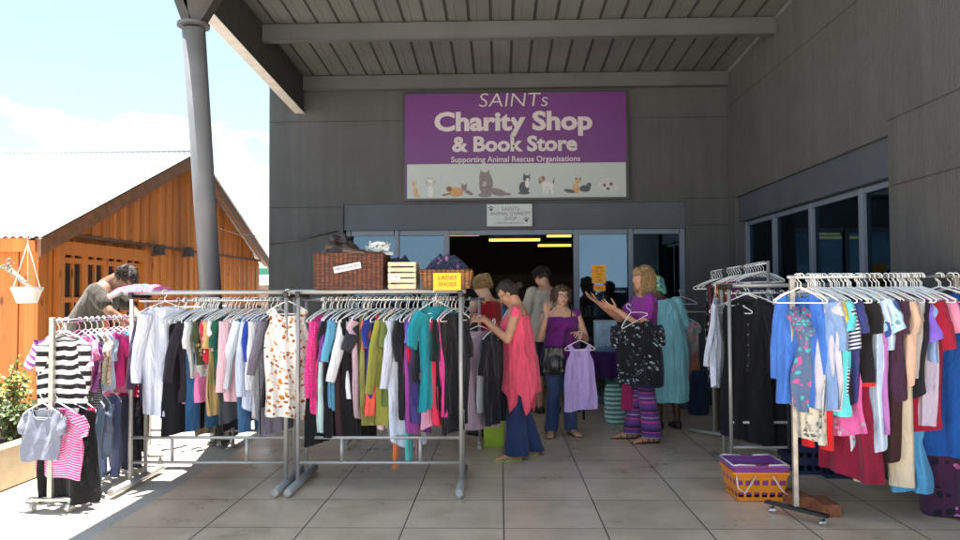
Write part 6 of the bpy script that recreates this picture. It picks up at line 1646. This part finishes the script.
# 6 -- woman with back turned, flowered red top
g = P(489, 300, 7.6)
f6 = Fig((g.x, g.y), R(48), 1.66, 'woman with pinned up blond hair and red and yellow flowered top seen from behind', hp=R(-20), heavy=1.05, lean=R(6))
make_person(f6, {1: ((.23, .08, 1.09), (.16, .30, 1.12), (0, 1, 0), (-1, 0, 0), .5), -1: ((-.23, .10, 1.09), (-.12, .30, 1.12), (0, 1, 0), (1, 0, 0), .5)}, STAND, SK2, HR_BLOND, 'tied', True, plain('shoe_dark', (.03, .02, .02), .5), 'shoe', seed=9, vox=.008)
trousers(f6, F(S(30, 30, 40)), seed=14)
mb = MB(); f6.torso(mb, .014, z0=.8, z1=1.375); f6.gown(mb, [(1.1, .145, .10, .01), (.92, .18, .125, 0), (.80, .19, .13, 0)], .014)
remesh(mb, 'top', F(S(170, 34, 44), 'splash', S(226, 170, 50), c3=S(30, 26, 30), sc_=1.4), f6.t, .009, 3, fold=.008, seed=15)

# 7 -- person in a blue shirt inside
g = P(513, 330, 9.6)
f7 = Fig((g.x, g.y), R(70), 1.62, 'person in a blue shirt bending forward in the doorway behind the woman in coral', hp=R(-20), lean=R(38), heavy=1.15)
make_person(f7, {1: ((.2, .42, 1.0), (.14, .55, .85), (0, .6, -.8), (-1, 0, 0), .5), -1: ((-.2, .42, 1.0), (-.14, .55, .85), (0, .6, -.8), (1, 0, 0), .5)}, STAND, SK3, HR_DARK, 'short', False, plain('shoe_dark', (.03, .02, .02), .5), 'shoe', vox=.009)
mb = MB(); f7.torso(mb, .02, z0=.8, z1=1.39)
for sd_ in (-1, 1): e = f7.A[sd_][0]; f7.limb(mb, [f7.sh(sd_), f7.sh(sd_).lerp(e, .8)], [.058, .06], .01)
remesh(mb, 'shirt', F(S(86, 124, 176)), f7.t, .009, 3, fold=.008, seed=31)
trousers(f7, F(S(34, 34, 40)), seed=32)

# 8 -- man in grey at the left
g = P(80, 300, 7.0)
f8 = Fig((g.x, g.y), R(-86), 1.92, 'dark haired man in a grey t-shirt bending over the far side of the racks', hp=R(-42), lean=R(32), heavy=1.08)
make_person(f8, {1: ((.22, .34, 1.12), (.12, .50, .98), (0, .7, -.6), (-1, 0, 0), .5), -1: ((-.22, .34, 1.12), (-.10, .50, .98), (0, .7, -.6), (1, 0, 0), .5)}, STAND, mat_skin('skin_brown', (.22, .11, .065)), HR_DARK, 'short', False, plain('shoe_dark', (.03, .02, .02), .5), 'shoe', seed=3)
mb = MB(); f8.torso(mb, .016, z0=.8, z1=1.385)
for sd_ in (-1, 1): e = f8.A[sd_][0]; f8.limb(mb, [f8.sh(sd_), f8.sh(sd_).lerp(e, .6)], [.056, .06], .01)
remesh(mb, 'tshirt', F(S(66, 61, 55)), f8.t, .008, 3, fold=.009, seed=35)
trousers(f8, F(S(44, 46, 60), 'denim', S(56, 60, 80)), seed=36)

# ------------------------------------------------------------------ table and goods by the right pane
TY = 8.45
ta, tb_ = P(580, 352, TY), P(648, 352, TY); tz = .78
t = thing('folding_table', ((ta.x + tb_.x) / 2, TY + .3, 0), 'folding table in front of the right shop pane', 'table')
MB().bx(ta.x, tb_.x, TY, TY + .6, tz - .03, tz).build('tabletop', plain('table_top', (.3, .3, .3), .5), t)
for x in (ta.x + .04, tb_.x - .04):
    for y in (TY + .04, TY + .56): MB().tube([(x, y, 0), (x, y, tz - .03)], .014, 8).build('leg', MBK, t, smooth=True)
mb = MB()
def tc_(a, b):
    xs_ = ta.x - .02 + (tb_.x - ta.x + .04) * a; 
    if b < .5: return V((xs_, TY + .62 - .64 * b * 2, tz + .006))
    q = (b - .5) * 2; return V((xs_, TY - .02 - .015 * math.sin(a * 34) * q - .02 * q, tz + .006 - .30 * q - .012 * math.sin(a * 9) * q))
mb.grid(tc_, 60, 14); tag(mb.build('tablecloth', F(S(58, 28, 84)), None, smooth=True, origin=(ta.x, TY, tz)), 'dark purple tablecloth over the folding table', 'tablecloth')
c = P(606, 340, TY + .12)
t = thing('picture_frame', (c.x, TY + .15, tz), 'pale blue grey framed picture leaning on the purple table', 'picture')
rot = Matrix.Rotation(R(-9), 3, 'X')
MB().box((c.x, TY + .15, tz + .19), (.27, .02, .34), rot=rot).build('frame', plain('frame_grey', (.30, .34, .38), .5), t); MB().box((c.x, TY + .137, tz + .19), (.22, .006, .28), rot=rot).build('picture', plain('picture_blue', (.30, .40, .52), .4, var=.4, nscale=7), t)
pile('folded_clothes', P(608, 352, TY).x, TY + .06, tz, .17, .06, .07, F(S(90, 120, 150), 'splash', S(200, 200, 200), S(50, 60, 90)), 'small heap of blue and white cloths at the front of the purple table', 'clothes', 33)
pile('folded_clothes', P(636, 352, TY).x, TY + .2, tz, .16, .14, .22, F(S(30, 32, 44)), 'dark heap of clothes on the right of the purple table', 'clothes', 35)
def sack(u, v, ut, vt, wd, dp, mat, label, seed, cat='bag', name='cloth_bag'):
    q = G(u, v); zt_ = P(ut, vt, q.y).z; mb = MB(); xt = P(ut, vt, q.y).x
    rings = []
    for t_, ws in ((0, .85), (.1, 1), (.4, 1.02), (.7, .95), (.92, .82), (1, .7)):
        rings.append((V((q.x + (xt - q.x) * t_, q.y + dp, .004 + zt_ * t_)), V((wd * ws, 0, 0)), V((0, dp * (1.1 - .5 * t_), 0))))
    mb.loft(rings, 20); t = thing(name, (q.x, q.y + dp, 0), label, cat, 'bags standing under the tables')
    remesh(mb, 'bag_body', mat, t, .010, 3, fold=.012, seed=seed, fscale=(12, 12, 6))
    for sg_ in (-1, 1): MB().tube([(xt + sg_ * .04 - .03, q.y + dp, zt_ - .02), (xt + sg_ * .04, q.y + dp, zt_ + .07), (xt + sg_ * .04 + .03, q.y + dp, zt_ - .02)], .005, 6).build('handle', mat, t, smooth=True)
sack(617, 425, 614, 386, .115, .09, F(S(190, 222, 214), 'hstripe', S(84, 140, 136), sc_=.9), 'pale green striped cloth bag on the floor beneath the purple table', 2)
sack(632, 424, 630, 390, .10, .08, F(S(50, 80, 110), 'splash', S(120, 160, 180), S(30, 40, 70)), 'blue patterned cloth bag partly hidden by the striped trousers', 3)
sack(690, 410, 688, 381, .16, .10, F(S(96, 98, 120), 'dots', S(60, 62, 84), sc_=2.2), 'grey lavender bag with dark dots right of the turquoise dress', 4)
sack(700, 416, 702, 372, .12, .10, F(S(40, 52, 84)), 'navy cloth bag beneath the polka dot dress', 5)
# tie-dye garment and the lone hanger by the shop front
p = P(686, 312, 9.1)
make_garment('blouse', 'top', F(S(206, 96, 130), 'tiedye', S(150, 170, 150), c3=S(220, 170, 180)), p, R(-12), L=.50, W=.15, sl=.1, label='pink and green tie-dyed blouse hanging right of the turquoise dress', cat='blouse', group='clothes by the shop pane', seed=401)
make_garment('skirt', 'skirt', F(S(196, 130, 96)), p + V((0, .06, -.12)), R(-12), L=.52, W=.17, label='apricot skirt showing below the tie-dyed blouse', cat='skirt', group='clothes by the shop pane', seed=402)
hanger(p, R(-12), 'white hanger carrying the tie-dyed blouse', 'hangers by the shop pane', W=.15)
MB_ = MB().tube([(p.x - .5, 9.1, p.z), (WR - .02, 9.1, p.z)], .009, 8).build('wall_rail', MRK, None, smooth=True, origin=p); tag(MB_, 'thin grey wall rail in the corner behind the polka dot dress', 'rail')
p = P(681, 291, 9.35); hanger(p, R(5), 'lone empty white hanger on the frame of the shop front', 'hangers by the shop pane')
tag(MB().tube([p + V((0, .20, .0)), p + V((0, -.02, 0)), p + V((0, -.03, .02))], .004, 6).build('hook', MRK, None, origin=p), 'small steel hook on the shop frame holding the lone hanger', 'hook')
# inside the shop: dim tables and shelves
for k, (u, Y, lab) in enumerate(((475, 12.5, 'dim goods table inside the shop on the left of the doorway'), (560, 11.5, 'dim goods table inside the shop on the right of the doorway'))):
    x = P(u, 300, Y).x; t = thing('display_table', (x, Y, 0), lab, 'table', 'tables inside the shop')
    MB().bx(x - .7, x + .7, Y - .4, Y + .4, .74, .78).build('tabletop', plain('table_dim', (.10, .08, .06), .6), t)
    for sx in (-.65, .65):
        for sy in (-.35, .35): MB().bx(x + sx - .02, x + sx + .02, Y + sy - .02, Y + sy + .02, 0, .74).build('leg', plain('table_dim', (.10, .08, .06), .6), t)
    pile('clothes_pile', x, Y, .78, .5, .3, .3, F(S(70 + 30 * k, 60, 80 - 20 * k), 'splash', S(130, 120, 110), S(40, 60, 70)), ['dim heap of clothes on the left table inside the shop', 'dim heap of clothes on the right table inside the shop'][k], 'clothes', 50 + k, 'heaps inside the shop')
t = thing('bookshelf', (P(520, 300, 17).x, 17, 0), 'dim bookshelf at the back of the shop', 'bookshelf'); x = P(520, 300, 17).x
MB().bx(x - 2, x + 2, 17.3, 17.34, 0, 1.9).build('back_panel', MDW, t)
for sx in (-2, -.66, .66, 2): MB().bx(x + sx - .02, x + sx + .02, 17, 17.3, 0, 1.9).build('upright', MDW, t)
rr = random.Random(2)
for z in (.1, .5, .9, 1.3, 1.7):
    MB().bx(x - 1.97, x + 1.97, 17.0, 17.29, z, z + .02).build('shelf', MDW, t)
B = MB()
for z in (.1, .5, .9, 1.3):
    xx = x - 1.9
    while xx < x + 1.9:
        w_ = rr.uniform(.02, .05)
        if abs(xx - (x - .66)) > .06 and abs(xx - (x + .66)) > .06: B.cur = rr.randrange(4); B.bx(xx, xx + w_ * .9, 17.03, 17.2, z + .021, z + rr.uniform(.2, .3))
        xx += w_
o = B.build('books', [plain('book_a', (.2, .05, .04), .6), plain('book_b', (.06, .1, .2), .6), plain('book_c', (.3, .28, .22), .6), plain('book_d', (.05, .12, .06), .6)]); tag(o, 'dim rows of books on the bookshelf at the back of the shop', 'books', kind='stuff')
